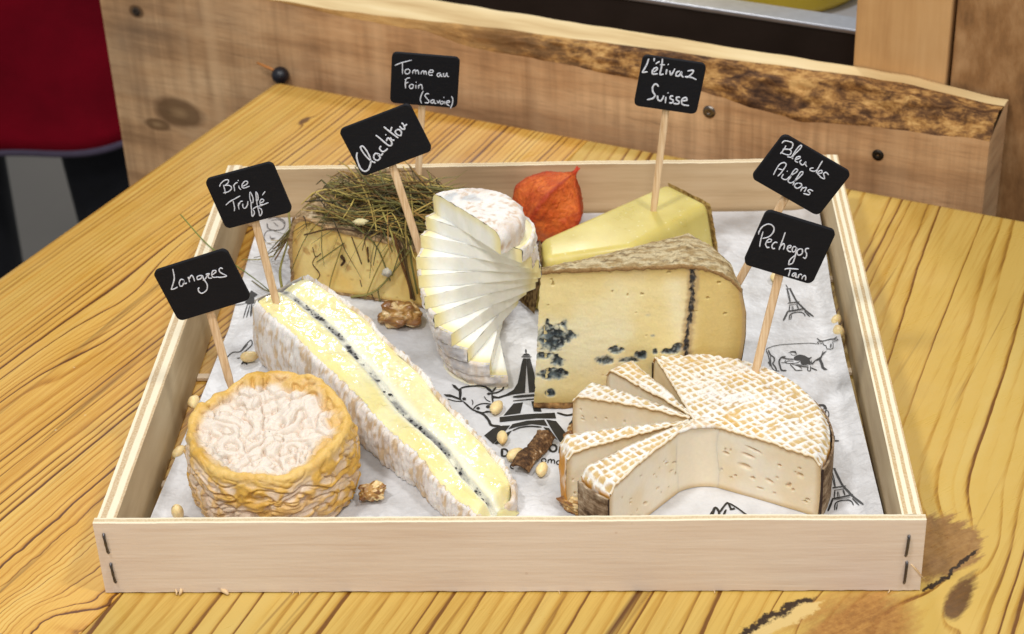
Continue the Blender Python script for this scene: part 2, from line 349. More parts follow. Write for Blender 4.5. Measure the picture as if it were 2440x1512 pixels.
# object coordinates of the plank are aligned with world; re-express its mesh along the plank instead
def align(o, ang):
    R = Matrix.Rotation(-ang, 4, 'Z'); o.data.transform(R); o.rotation_euler = (0, 0, ang)
PA = math.atan2(E2[1], E2[0]); align(pf, PA)
g = G('plank_top_sapwood'); co = g.coord('Object'); nn = g.noise(g.vscale(co, (9., 60., 9.)), 1., 4.)
M_SAP = g.out(g.ramp(nn, [(.3, lin(198, 164, 112)), (.55, lin(226, 198, 146)), (.75, lin(236, 212, 164))]), .75, g.bump(nn, .2, .001), .3)
mb = MB(); mb.grid(np.stack([prow(s_v, d2, ztop), prow(s_v, (d2+PT)/2, ztop+.0004), prow(s_v, PT, ztop)], 1)); o = mb.build('top_edge', M_SAP, plank); align(o, PA)
# waney bark band between sawn face and top
g = G('waney_bark'); co = g.coord('Object'); a_ = g.noise(g.vscale(co, (58., 110., 110.)), 1., 9., .75); b_ = g.noise(g.vscale(co, (11., 38., 50.)), 1., 5., .6)
c = g.ramp(g.add(g.mul(a_, .7), g.mul(b_, .5)), [(.40, lin(28, 18, 13)), (.51, lin(70, 46, 30)), (.59, lin(116, 80, 48)), (.65, lin(176, 128, 72)), (.72, lin(214, 168, 104))])
x, y, z = g.sep(co); lf = g.mr(x, .27, .10, 0., .85); c = g.mix(lf, c, g.ramp(b_, [(.35, lin(168, 118, 62)), (.6, lin(214, 168, 104))]))
M_BARK = g.out(c, .82, g.bump(g.add(a_, b_), .8, .003), .25)
K = 26; rows = []
for j in np.linspace(0, 1, K):
    bul = math.sin(j*math.pi)*.30
    d = d2*j; z = h1+(ztop-h1)*j
    q = prow(s_v, d, z)
    am = (.0085*sst(.1, .32, s_v)+.0006)*math.sin(j*math.pi)**.6
    nz_ = fbm(np.stack([s_v*34, s_v*0+j*2.8, s_v*0], -1), 6, 2.)
    q = q+(-E1[None]*.8+np.array([0, 0, .7])[None])*(am*(.5+1.4*nz_))[:, None]
    rows.append(q)
o = mk('waney_edge', np.stack(rows, 1).reshape(-1, 3), quads(240, K), M_BARK, plank); align(o, PA)
M_STEEL = plain('dull_steel', lin(120, 112, 104), .35, 1., .2, 300)
M_BLK = plain('black_plastic', lin(22, 22, 30), .4, 0, .2, 80)
def disc_head(px, py, r, depth, name, mat, parent):
    c0 = PL(px, py, PO, E1); a = np.linspace(0, 2*math.pi, 24, endpoint=False)
    prof = [(r, .0004), (r*.95, -.0006), (r*.6, -.0012), (r*.25, -.0013), (r*.2, -.0004), (0.001, -.0003)]
    Gm = np.stack([np.stack([c0+E2*rr*math.cos(t)+np.array([0, 0, 1])*rr*math.sin(t)+E1*(dd+depth) for rr, dd in prof]) for t in a])
    return mk(name, Gm.reshape(-1, 3), quads(24, len(prof), True), mat, parent)
disc_head(1690, 267, .0048, 0, 'bolt_head', M_STEEL, plank)
disc_head(2092, 370, .0042, 0, 'bolt_head', plain('dark_bolt', lin(46, 40, 34), .4, .8), plank)
disc_head(325, 28, .0035, 0, 'knot_hole', plain('dark_hole', lin(48, 36, 24), .9), plank)
# posts
M_PO1 = rough_wood('pale_post', lin(216, 176, 126), lin(198, 154, 102), lin(168, 122, 74), (42., 42., 3.), False, bstr=.15)
M_PO2 = rough_wood('brown_end_grain', lin(190, 150, 106), lin(148, 108, 68), lin(92, 64, 40), (60., 60., 26.), False, bstr=.8)
def post(name, v0, v1, d0, d1, z0, z1, mat, label):
    r = thing(name, label, 'post', PO+E2*(v0+v1)/2+E1*d0+np.array([0, 0, z0]))
    mb = MB(); mb.box(PO+E2*v0+E1*d0+np.array([0, 0, z0]), E2*(v1-v0), E1*(d1-d0), np.array([0, 0, z1-z0])); o = mb.build('timber', mat, r, False); align(o, PA); bevel(o, .0015); return r
post('wooden_post', .4432, .5085, PT+.001, PT+.05, -.85, .8, M_PO1, 'pale planed wooden post standing behind the plank')
post('wooden_post', .5110, .573, PT+.004, PT+.16, -.85, .8, M_PO2, 'rough brown wooden post beside the pale planed post')
# black counter front with steel rim, white shelf and yellow tub behind
CO = PO+E1*.13
def cv(q): p = PL(*q, CO, E1); return (p-PO)@E2, p[2]
rz = cv((1620, 0))[1]; rz2 = cv((2035, 76))[1]; zr = (rz+rz2)/2
cnt = thing('counter', 'black counter front with steel rim behind the plank', 'counter', PO+E1*.13+np.array([0, 0, -.85]))
M_CB = plain('black_laminate', lin(38, 30, 27), .35, 0, .25, 25)
mb = MB(); mb.box(PO+E1*.13+E2*-.1+np.array([0, 0, -.85]), E2*.545, E1*.02, np.array([0, 0, zr+.85-.004])); mb.build('front_panel', M_CB, cnt, False)
M_RIM = plain('brushed_rim', lin(205, 205, 210), .3, .9, .06, 200)
mb = MB(); mb.box(PO+E1*.128+E2*-.1+np.array([0, 0, zr-.004]), E2*.545, E1*.024, np.array([0, 0, .004])); bevel(mb.build('rim', M_RIM, cnt, False), .001)
M_WH = plain('white_shelf', lin(206, 206, 214), .5, 0, .05, 20)
mb = MB(); mb.box(PO+E1*.152+E2*-.05+np.array([0, 0, zr-.06]), E2*.60, E1*1.1, np.array([0, 0, .01])); mb.build('shelf', M_WH, cnt, False)
a = np.linspace(0, 2*math.pi, 40, endpoint=False); tc = PO+E1*.30+E2*.26+np.array([0, 0, zr-.05]); prof = [(0.001, 0), (.085, 0), (.094, .01), (.098, .08), (.094, .085), (.09, .08), (.088, .02), (.001, .018)]
o = mk('yellow_tub', np.stack([[tc+np.array([rr*math.cos(t)*1.25, rr*math.sin(t), zz_]) for rr, zz_ in prof] for t in a]).reshape(-1, 3), quads(40, 8, True), plain('yellow_plastic', lin(206, 176, 30), .4, 0, .1, 30), base=tc)
tag(o, 'round yellow tub on the white shelf behind the black counter front', 'tub')
# black knob with thin orange stick between table corner and plank
kb = thing('knob', 'small black knob with thin orange stick at the table corner', 'knob', TB+E1*.008+E2*.003+np.array([0, 0, -.03]))
kc = PL(668, 180, TB+E1*.014, E1); mb = MB()
th = np.linspace(0, math.pi, 10); ph = np.linspace(0, 2*math.pi, 20, endpoint=False)
mb.grid(np.stack([[kc+.0070*np.array([math.sin(t)*math.cos(q), math.sin(t)*math.sin(q), 1.0*math.cos(t)]) for t in th] for q in ph]), wrap=True)
mb.tube([kc, kc-np.array([0, 0, .03])], .003, 8); mb.build('cap', M_BLK, kb)
mb = MB(); e0 = PL(612, 150, TB+E1*.012, E1); mb.tube([kc+np.array([0, 0, .002]), (kc+e0)/2+np.array([0, 0, .001]), e0], [.0011, .0011, .0008], 6); mb.build('stick', plain('orange_wood', lin(190, 120, 55), .6), kb)

# person standing beyond the plank: red apron, dark trousers
def skin_body(name, verts, edges, rad, mat, parent):
    me = bpy.data.meshes.new(name); off = wloc(parent); me.from_pydata([tuple(np.array(v)-off) for v in verts], edges, []); me.materials.append(mat)
    o = bpy.data.objects.new(name, me); scene.collection.objects.link(o); o.parent = parent
    m = o.modifiers.new('skin', 'SKIN'); m.use_smooth_shade = True
    for k, r in enumerate(rad): me.skin_vertices[0].data[k].radius = r
    me.skin_vertices[0].data[0].use_root = True
    s = o.modifiers.new('sub', 'SUBSURF'); s.levels = 2; s.render_levels = 2; return o
pc = np.array([-.66, 1.38, -.85])
per = thing('person', 'person in a long red apron and dark trousers standing beyond the plank', 'person', pc)
q = lambda x, y, z: pc+np.array([x, y, z])
bv = [q(0, 0, .95), q(0, 0, 1.15), q(0, .01, 1.35), q(0, .02, 1.46), q(0, .0, 1.56), q(0, -.01, 1.68),
      q(-.09, 0, .90), q(-.105, -.01, .50), q(-.11, .03, .10), q(-.11, -.10, .04), q(.09, 0, .90), q(.085, -.02, .52), q(.08, .03, .10), q(.085, -.10, .04),
      q(-.19, .01, 1.40), q(-.27, .03, 1.13), q(-.26, -.08, .93), q(-.25, -.13, .85), q(.19, .01, 1.40), q(.27, .03, 1.13), q(.26, -.08, .93), q(.25, -.13, .85)]
be = [(0, 1), (1, 2), (2, 3), (3, 4), (4, 5), (0, 6), (6, 7), (7, 8), (8, 9), (0, 10), (10, 11), (11, 12), (12, 13), (2, 14), (14, 15), (15, 16), (16, 17), (2, 18), (18, 19), (19, 20), (20, 21)]
br = [(.16, .11), (.14, .10), (.15, .10), (.06, .06), (.085, .10), (.07, .08), (.09, .09), (.06, .065), (.045, .045), (.045, .035), (.09, .09), (.06, .065), (.045, .045), (.045, .035), (.055, .05), (.045, .045), (.036, .036), (.03, .03), (.055, .05), (.045, .045), (.036, .036), (.03, .03)]
skin_body('body', bv, be, br, plain('dark_cloth', lin(16, 17, 24), .9, 0, .2, 40), per)
M_RED = G('red_cotton'); nz = M_RED.noise(M_RED.coord(), 7., 4); wv = M_RED.noise(M_RED.vscale(M_RED.coord(), (900, 900, 500)), 1., 2.)
M_RED = M_RED.out(M_RED.mix(M_RED.mr(nz, .3, .7), lin(92, 3, 17), lin(136, 6, 28)), .85, M_RED.bump(M_RED.add(nz, M_RED.mul(wv, .1)), .5, .02), .1)
ua = np.linspace(-1, 1, 60); za = np.linspace(0, 1, 40)
def apr(u, t):
    wd = .22+.03*t; x = u*wd; y = -.16+.19*abs(u)**2.2+.03*math.sin(u*5+t*1.5)*t; z = 1.25-.770*t+.034*abs(u)**2*t
    if t < .25: x *= .55+1.8*t
    return q(x+.0, y, z)
Ga = np.stack([[apr(u, t) for t in za] for u in ua]); ap = mk('apron', Ga.reshape(-1, 3), quads(60, 40), M_RED, per)
sm = ap.modifiers.new('sol', 'SOLIDIFY'); sm.thickness = .002
mb = MB(); mb.tube(Ga[:, -1], .005, 8, flat=1.); mb.build('hem', plain('grey_piping', lin(74, 64, 82), .9), ap)

# ------------------------------------------------------------------ shallow plywood crate
ZC, ZP = .0437, .0085                        # rim height, paper height
def ply_face(name, a, b, c_, sc, dark=None):
    g = G(name); co = g.coord('Object'); f1 = g.noise(g.vscale(co, sc), 1., 4., .6); f2 = g.noise(g.vscale(co, (9, 9, 9)), 1., 3.)
    f3 = g.noise(g.vscale(co, tuple(q*3.2 for q in sc)), 1., 2.)
    c = g.ramp(g.add(g.mul(f1, .6), g.mul(f2, .4)), [(.32, c_), (.5, b), (.68, a)])
    c = g.mix(g.mr(f3, .58, .78, 0., .18), c, c_); f4 = g.noise(g.vscale(co, tuple(q*1.6 for q in sc)), 1., 5., .7); c = g.mix(g.mr(f4, .34, .46, .25, 0.), c, a); sp_ = g.mr(g.voro(co, 55.), .03, .06, .5, 0.); c = g.mix(g.mul(sp_, g.mr(f2, .55, .6)), c, lin(168, 118, 82))
    if dark: c = g.mix(g.mr(g.noise(g.vscale(co, dark[1]), 1., 4., .6), .52, .68, 0., .55), c, dark[0])
    return g.out(c, .62, g.bump(g.add(f1, g.add(f3, f4)), .16, .0005), .35)
def ply_edge(name, axis, n, a, b, half):
    """striped plywood edge: layers across the board thickness"""
    g = G(name); co = g.coord('Object'); xyz = g.sep(co); t = g.mr(xyz[axis], -half, half, 0., n)
    wob = g.noise(g.vscale(co, (60, 60, 60)), 1., 3.); t = g.add(t, g.mul(g.add(wob, -.5), .25)); p = g.math('PINGPONG', t, 1.)
    fz = g.noise(g.vscale(co, (900, 900, 900)), 1., 4., .7); fl_ = g.noise(g.vscale(co, (25, 25, 25)), 1., 3.)
    m = g.mul(g.mr(p, .45, .62), g.mr(fz, .3, .6, .45, 1.)); c = g.mix(m, a, b)
    c = g.mix(g.mr(fl_, .66, .72, 0., .75), c, lin(150, 112, 74))
    return g.out(c, .8, g.bump(fz, .6, .0006), .2)
CREAM = (lin(238, 218, 188), lin(228, 204, 172), lin(212, 184, 148))
M_FRONT = ply_face('poplar_front', lin(238, 221, 204), lin(230, 211, 192), lin(219, 196, 175), (14., 100., 260.))
M_SIDE = ply_face('poplar_side', lin(222, 204, 166), lin(206, 184, 144), lin(178, 152, 110), (180., 7., 34.), (lin(150, 118, 74), (120, 5., 22.)))
M_BACK = ply_face('poplar_back', lin(222, 196, 158), lin(208, 178, 138), lin(184, 152, 112), (7., 100., 120.), (lin(160, 130, 96), (3.5, 40, 60)))
crate = thing('wooden_crate', 'shallow pale plywood crate with stapled corners holding the cheeses', 'crate', (0, .19, 0))
def strip_board(name, x0, x1, y0, y1, z0, z1, face, edge, seed, along):
    """board with a slightly ragged top edge; faces carry veneer, top carries the ply edge"""
    n = 160; s = np.linspace(0, 1, n); rag = .00022*n1(s*90, seed, 3)+.0005*n1(s*5, seed+3)
    bot = .0004*n1(s*70, seed+9, 3)
    def p(k, side, top):
        if along == 'x': return (x0+(x1-x0)*s[k], (y0, y1)[side], (z1+rag[k]) if top else z0+bot[k])
        return ((x0, x1)[side], y0+(y1-y0)*s[k], (z1+rag[k]) if top else z0+bot[k])
    mb = MB()
    for side in (0, 1): mb.grid(np.array([[p(k, side, 0), p(k, side, 1)] for k in range(n)]), flip=side == 0)
    mb.grid(np.array([[p(k, 0, 0), p(k, 1, 0)] for k in range(n)]))
    for k in (0, n-1): mb.add([p(k, 0, 0), p(k, 1, 0), p(k, 1, 1), p(k, 0, 1)], [(0, 1, 2, 3)])
    r = mb.build(name, face, crate, smooth=False)
    mb = MB(); mid = [((np.array(p(k, 0, 1))+np.array(p(k, 1, 1)))/2+np.array([0, 0, .00025])) for k in range(n)]
    mb.grid(np.array([[p(k, 0, 1), mid[k], p(k, 1, 1)] for k in range(n)])); e = mb.build('ply_edge', edge, r)
    ce = np.array([(x0+x1)/2, (y0+y1)/2, 0]); d = ce-np.array([0, .19, 0]); e.data.transform(Matrix.Translation(-Vector(d))); e.location = d
    return r
T1 = .0045
strip_board('front_board', -.2005, .2005, -.001, T1-.001, .0008, ZC, M_FRONT, ply_edge('front_ply_edge', 1, 2, lin(240, 226, 196), lin(206, 180, 140), T1/2), 1., 'x')
strip_board('side_board', -.1995, -.1900, T1-.0008, .3835, .0012, ZC-.0003, M_SIDE, ply_edge('left_ply_edge', 0, 3, lin(240, 226, 196), lin(196, 166, 126), .0048), 4., 'y')
strip_board('side_board', .1895, .1995, T1-.0008, .3855, .0012, ZC-.0003, M_SIDE, ply_edge('right_ply_edge', 0, 5, lin(242, 230, 200), lin(198, 164, 116), .005), 7., 'y')
strip_board('back_board', -.1898, .1893, .3775, .3822, .0012, ZC-.0006, M_BACK, ply_edge('back_ply_edge', 1, 2, lin(240, 224, 190), lin(214, 186, 146), .0024), 11., 'x')
mb0 = ply_face('poplar_slat', *CREAM, (10., 160., 160.))
for k in range(6):
    y0 = .012+k*.0625; mb = MB(); mb.box((-.1765, y0, .0028), (.353, 0, 0), (0, .046, 0), (0, 0, .0035)); bevel(mb.build('base_slat', mb0, crate, False), .0004)
for y0 in (.085, .19, .295):
    mb = MB(); mb.box((-.1898, y0, .0006), (.379, 0, 0), (0, .005, 0), (0, 0, .0021)); bevel(mb.build('base_batten', mb0, crate, False), .0003)
M_STAP = plain('staple_wire', lin(96, 92, 92), .35, .9, .2, 400)
for (a_, b_) in (((247, 1272), (259, 1318)), ((264, 1342), (276, 1388)), ((2166, 1276), (2158, 1325)), ((2161, 1338), (2154, 1390))):
    A = PL(*a_, (0, -.001, 0), (0, 1, 0)); B_ = PL(*b_, (0, -.001, 0), (0, 1, 0)); d = B_-A
    mb = MB(); pts = [A+np.array([0, .002, 0]), A+d*.03+np.array([0, -.0003, 0]), A+d*.12+np.array([0, -.0008, 0]), A+d*.5+np.array([0, -.0010, 0]), A+d*.88+np.array([0, -.0008, 0]), A+d*.97+np.array([0, -.0003, 0]), B_+np.array([0, .002, 0])]
    mb.tube(pts, .00075, 6); mb.build('staple', M_STAP, crate)
mb = MB()
for (px, py, dx, dy, w_) in ((432, 1408, -4, 14, .0009), (418, 1409, 3, 10, .0006), (528, 1410, 16, 7, .0012), (1700, 1418, 3, 9, .0002), (700, 1412, -3, 14, .0002), (712, 1412, 2, 9, .0002), (2120, 1410, -5, 7, .0003), (1330, 1414, 4, 6, .0002)):
    A = PL(px, py-4, (0, -.0008, 0), (0, 1, 0)); B_ = PL(px+dx, py+dy, (0, -.003, 0), (0, 1, 0)); B_[2] = max(B_[2], .0006); A[2] = max(A[2], .0008); mb.tube([A, (A+B_)/2+np.array([.0003, 0, .0002]), B_], [w_, w_, w_*.6], 5)
A = PL(2170, 1345, (0, -.001, 0), (0, 1, 0))
for k in range(6): mb.tube([A, A+np.array([.003+.0008*k, -.001-.0003*k, -.002-.0011*k])], [.0003, .0001], 5)
mb.build('splinters', plain('splinter', lin(228, 196, 150), .8), crate)['kind'] = 'stuff'

# ------------------------------------------------------------------ printed paper sheet
def paper_z(x, y):
    x = np.asarray(x, float); y = np.asarray(y, float)
    return ZP+.0035*sst(.168, .190, x)**1.5+.0025*sst(-.172, -.188, x)+.0006*fbm(np.stack([x*14, y*14, x*0], -1), 3, 4.)*sst(.02, .1, np.abs(x)+.04)
g = G('greaseproof_paper'); co = g.coord('Object'); na = g.noise(g.vscale(co, (22, 22, 22)), 1., 4.); nb = g.noise(g.vscale(co, (300, 300, 300)), 1., 4., .6)
M_PAP = g.out(g.mix(g.mr(g.noise(g.vscale(co, (34, 34, 34)), 1., 5., .6), .42, .66), lin(214, 213, 214), lin(190, 187, 185)), .40, g.bump(g.add(g.mul(na, 2.4), g.add(g.mul(g.noise(g.vscale(co, (75, 75, 75)), 1., 3.), .5), g.mul(nb, .12))), .5, .004), .4, sss=.0)
nx, ny = 150, 150
def pedge(t, side): # paper sides are not quite straight
    return np.interp(t, [0, .12, .45, .62, .85, 1.], [-.1875, -.1862, -.1800, -.1775, -.1795, -.180]) if side == 0 else np.interp(t, [0, .12, .5, .7, .9, 1.], [.1885, .188, .1850, .1850, .1870, .1875])
ty = np.linspace(0, 1, ny); YY = .006+ty*(.3755-.006)
GX = np.stack([pedge(ty, 0)*(1-s)+pedge(ty, 1)*s for s in np.linspace(0, 1, nx)]); GY = np.broadcast_to(YY, GX.shape)
paper = mk('paper_sheet', np.stack([GX, GY, paper_z(GX, GY)], -1).reshape(-1, 3), quads(nx, ny), M_PAP, base=(0, .19, ZP))
tag(paper, 'white greaseproof paper sheet printed with black drawings lining the crate', 'paper')
M_INK = plain('black_ink', lin(38, 36, 34), .5, 0, .15, 200, .02)
M_INKG = plain('grey_ink', lin(92, 88, 88), .5, 0, .15, 200, .02)
class Print:
    def __init__(s, x0, y0, sc): s.o = (x0, y0, sc); s.S = []; s.Fl = []; s.z = .00035
    def w(s, p): x0, y0, sc = s.o; q = P((x0+p[0]/sc)*S2D, (y0+p[1]/sc)*S2D, ZP); return q[:2]
    def line(s, pts, wd, sm=True): s.S.append((np.array([s.w(p) for p in pts]), 1.25*wd/s.o[2]*S2D/4350., sm)); return s
    def fill(s, pts, sm=False): s.Fl.append((np.array([s.w(p) for p in pts]), sm)); return s
    def ell(s, c, rx, ry, wd, a0=0, a1=360):
        return s.line([(c[0]+rx*math.cos(math.radians(a)), c[1]+ry*math.sin(math.radians(a))) for a in np.linspace(a0, a1, 17)], wd)
    def build(s, name, mat=None, shift=(0, 0), scale=1.):
        mb = MB(); sh = np.array(shift); org = (s.S[0][0] if s.S else s.Fl[0][0])[0]; lay = 0
        tr = lambda A: (A-org)*scale+org+sh
        for A, wd, sm in s.S:
            A = tr(A); C = crom(A, 6) if sm else resample(A, 8)
            T = np.gradient(C, axis=0); T /= np.linalg.norm(T, axis=1)[:, None]+1e-12; N = np.stack([-T[:, 1], T[:, 0]], 1)*np.array([1, 1.35])
            n = len(C); ww = wd*.5*scale*(1+.18*n1(np.arange(n)*.5, wd*1e4))*np.clip(np.minimum(np.arange(n)+1.2, n-np.arange(n)+.2)/2.5, .45, 1)
            a, b = C+N*ww[:, None], C-N*ww[:, None]; lay = (lay+1) % 7
            mb.grid(np.stack([np.c_[a, paper_z(a[:, 0], a[:, 1])+s.z+lay*.00002], np.c_[b, paper_z(b[:, 0], b[:, 1])+s.z+lay*.00002]], 1))
        for A, sm in s.Fl:
            A = tr(A); C = crom(A, 5, True) if sm else A; lay = (lay+1) % 7
            mb.add(np.c_[C, paper_z(C[:, 0], C[:, 1])+s.z+lay*.00002], [tuple(range(len(C)))])
        return mb.build(name, mat or M_INK, paper, False)
# small tower
tw = Print(3040, 1100, 3.6)
for pts, wd in (([(370, 150), (402, 200)], 12), ([(385, 205), (403, 300), (430, 405)], 9), ([(395, 215), (425, 320), (436, 405)], 12), ([(370, 212), (450, 205)], 12), ([(428, 200), (478, 300), (530, 390), (600, 460), (650, 512), (772, 612)], 24), ([(398, 415), (480, 405), (570, 395)], 16), ([(415, 440), (500, 430), (545, 420)], 7),
                ([(430, 440), (418, 520)], 14), ([(460, 450), (465, 520)], 9), ([(475, 450), (485, 518)], 6), ([(530, 432), (552, 492)], 17), ([(390, 532), (500, 515), (650, 488)], 18), ([(400, 545), (620, 520)], 6), ([(397, 535), (372, 590), (335, 662)], 22), ([(418, 652), (432, 580), (500, 550), (590, 545), (632, 565), (652, 602)], 14), ([(440, 652), (455, 580)], 12), ([(640, 530), (720, 612)], 16)): tw.line(pts, wd)
tw.build('tower_print')
A_ = P((3040+370/3.6)*S2D, (1100+150/3.6)*S2D, ZP)
for px, py, sc in (((2780+1560/2.907)*S2D, (1580+805/2.907)*S2D, 1.0), (1850*S2D, 1945*S2D, 1.), (1140, 1236, .8)):
    if px > 1200: B_ = P(px, py, ZP); tw.build('tower_print', shift=(B_-A_)[:2], scale=sc)
cw = Print(3040, 1100, 3.6)
for pts, wd in (([(90, 1100), (102, 1070), (200, 1030), (350, 1008), (600, 997), (720, 995), (850, 1010)], 9), ([(88, 1095), (120, 1170), (140, 1260)], 12), ([(120, 1090), (150, 1160), (200, 1200), (205, 1250), (185, 1290), (220, 1340), (240, 1390)], 17), ([(148, 1180), (160, 1300), (185, 1365), (225, 1392), (282, 1396)], 11),
                ([(370, 1190), (310, 1200), (275, 1260), (290, 1330), (312, 1385), (382, 1390)], 19), ([(310, 1200), (400, 1225), (490, 1228)], 15), ([(440, 1140), (462, 1165), (500, 1168), (532, 1155)], 7), ([(300, 1275), (370, 1275), (400, 1255), (490, 1255)], 9), ([(370, 1240), (360, 1268), (400, 1288), (520, 1282), (572, 1260)], 10), ([(430, 1300), (480, 1350), (520, 1387), (612, 1385)], 12),
                ([(440, 1290), (560, 1330), (605, 1365)], 9), ([(500, 1310), (600, 1330), (700, 1338)], 15), ([(520, 1300), (610, 1312), (700, 1318)], 8), ([(690, 1330), (688, 1386), (726, 1386), (726, 1318)], 11), ([(730, 1345), (820, 1385)], 18), ([(850, 1010), (828, 985), (845, 978), (912, 992)], 9), ([(905, 1006), (860, 1008)], 8),
                ([(820, 925), (850, 955), (900, 972), (1000, 965), (1060, 970), (1105, 950)], 15), ([(905, 1000), (917, 1030), (950, 1050), (960, 1088), (990, 1100), (1042, 1102), (1050, 1050), (1042, 1012)], 10), ([(1030, 990), (1105, 985), (1112, 1000), (1045, 1012)], 9), ([(1020, 1030), (1014, 1082)], 17), ([(700, 1300), (740, 1290), (738, 1240)], 9)): cw.line(pts, wd)
cw.fill([(110, 1270), (150, 1240), (165, 1290), (145, 1338), (130, 1295)]).fill([(490, 1200), (560, 1163), (640, 1175), (700, 1205), (748, 1195), (715, 1235), (732, 1280), (660, 1302), (590, 1292), (575, 1250), (500, 1240)], True)
cw.fill([(398, 1137), (450, 1110), (512, 1108), (532, 1152), (480, 1125), (430, 1130)]).fill([(905, 1105), (910, 1140), (966, 1115), (900, 1180), (880, 1230), (910, 1290), (920, 1340), (974, 1382), (920, 1382), (885, 1352), (868, 1290), (845, 1240), (800, 1250), (755, 1305), (742, 1290), (790, 1240), (868, 1195), (890, 1150)])
cw.build('cow_print')
wm = Print(2780, 1580, 2.907)
wm.fill([(1412, 150), (1425, 130), (1450, 118), (1505, 122), (1528, 150), (1532, 178), (1505, 172), (1500, 148), (1470, 138), (1445, 150), (1432, 170)], True).ell((1473, 157), 27, 22, 6).line([(1462, 180), (1455, 205), (1500, 250), (1522, 190)], 10)
wm.fill([(1465, 205), (1482, 215), (1512, 195), (1520, 235), (1500, 262), (1475, 240)]).line([(1512, 188), (1545, 195), (1556, 240), (1535, 282), (1500, 278)], 9).line([(1522, 290), (1570, 375), (1602, 485)], 19).fill([(1590, 480), (1626, 485), (1626, 535), (1672, 540), (1672, 553), (1592, 553)])
wm.build('woman_print')
mt = Print(2780, 1580, 2.907)
for pts, wd in (([(150, 1460), (200, 1365), (190, 1450)], 16), ([(190, 1460), (230, 1320), (280, 1372), (262, 1452)], 22), ([(288, 1372), (340, 1300), (382, 1265), (420, 1332), (462, 1328), (405, 1342)], 18), ([(318, 1435), (362, 1340)], 20), ([(398, 1268), (500, 1330), (600, 1402), (690, 1440)], 15), ([(385, 1447), (470, 1425), (512, 1452)], 14)): mt.line(pts, wd)
mt.build('mountain_print')
B0 = P((2780+382/2.907)*S2D, (1580+1265/2.907)*S2D, ZP)
for px, py in ((1130, 1222), (1372, 1228)): mt.build('mountain_print', shift=(P(px, py, ZP)-B0)[:2]+np.array([.0, 0]), scale=.8)
ml = Print(900, 850, 2.326)
ml.line([(15, 1362), (70, 1310), (140, 1300), (190, 1240), (240, 1193), (250, 1235), (190, 1295), (155, 1320)], 9).line([(150, 1300), (215, 1230)], 6).line([(110, 1365), (150, 1358), (165, 1345)], 9).line([(165, 1345), (172, 1390), (155, 1420)], 14).line([(180, 1380), (205, 1425)], 12).line([(180, 1380), (180, 1420)], 8)
ml.build('alpine_print')
sk = Print(900, 850, 2.326)
sk.fill([(208, 792), (245, 732), (306, 770), (262, 802)]).fill([(185, 842), (220, 800), (272, 785), (276, 850), (215, 862)]).line([(210, 860), (170, 988)], 9).line([(232, 870), (200, 982)], 10).line([(250, 860), (240, 972)], 16).line([(268, 868), (266, 968)], 14).line([(70, 885), (200, 850)], 7)
sk.build('herder_print')
lp = Print(806, 600, 4.)
lp.line([(1060, 1110), (1180, 1080), (1320, 1140), (1310, 1260), (1180, 1290), (1070, 1260), (1050, 1180)], 16).line([(1110, 1130), (1250, 1120), (1340, 1200)], 12).line([(1030, 1480), (1000, 1400), (1060, 1300), (1240, 1290), (1330, 1240)], 12).line([(1040, 1500), (1120, 1512)], 10).fill([(1090, 1370), (1120, 1420), (1185, 1415), (1140, 1445), (1100, 1425)]).line([(1150, 1160), (1230, 1230)], 12)
lp.build('rider_print', M_INKG)
# big printed emblem: tower and cow head
lg = Print(1750, 1380, 2.52)
lg.line([(890, 48), (892, 86)], 16).line([(845, 126), (950, 126)], 13, False)
lg.fill([(855, 114), (872, 98), (896, 90), (922, 98), (936, 114)]).fill([(862, 141), (900, 141), (897, 200), (882, 490), (760, 506), (690, 525), (620, 547), (560, 545), (548, 515), (610, 530), (690, 505), (765, 460), (808, 390), (830, 290), (845, 200)]).fill([(901, 141), (935, 141), (975, 290), (1000, 480), (922, 487), (906, 300), (898, 200)])
lg.line([(760, 532), (960, 515), (1040, 512)], 26, False).line([(760, 572), (960, 553), (1040, 550)], 12, False).fill([(768, 597), (862, 586), (835, 695), (665, 720), (725, 648)]).fill([(945, 575), (1020, 575), (1050, 680), (970, 676)])
lg.fill([(626, 735), (900, 705), (1182, 690), (1196, 748), (1000, 746), (800, 768), (628, 785)]).fill([(757, 805), (900, 772), (1077, 762), (1112, 824), (950, 805), (800, 833), (714, 858)]).line([(755, 872), (830, 842), (930, 828), (1050, 836)], 13)
lg.fill([(1095, 760), (1196, 776), (1376, 996), (1235, 990), (1155, 868)]).fill([(1065, 835), (1125, 845), (1215, 970), (1160, 935)]).fill([(470, 920), (560, 848), (655, 820), (732, 818), (660, 905), (562, 1006)]).fill([(752, 868), (702, 942), (600, 1010), (572, 1004), (664, 905)])
lg.fill([(143, 405), (180, 415), (215, 452), (242, 440), (245, 500), (236, 562), (216, 550), (215, 475), (165, 440)]).line([(235, 445), (300, 428), (420, 422), (500, 440), (545, 475)], 16).fill([(60, 507), (130, 508), (222, 543), (258, 575), (150, 537), (90, 530)]).line([(100, 552), (180, 573), (262, 577)], 10).fill([(245, 552), (265, 535), (290, 545), (285, 565), (262, 566)])
lg.line([(260, 577), (330, 640), (375, 672)], 15).line([(360, 655), (400, 615), (470, 597), (555, 606)], 12).line([(372, 662), (430, 688), (545, 680)], 11).ell((410, 646), 10, 7, 14).ell((512, 630), 14, 9, 16).line([(458, 695), (500, 676), (545, 690)], 10).line([(345, 558), (357, 582), (352, 612)], 8).line([(470, 525), (495, 560), (535, 582)], 8).line([(548, 490), (560, 600)], 14).line([(380, 672), (460, 705), (515, 765), (545, 815), (640, 828)], 22)
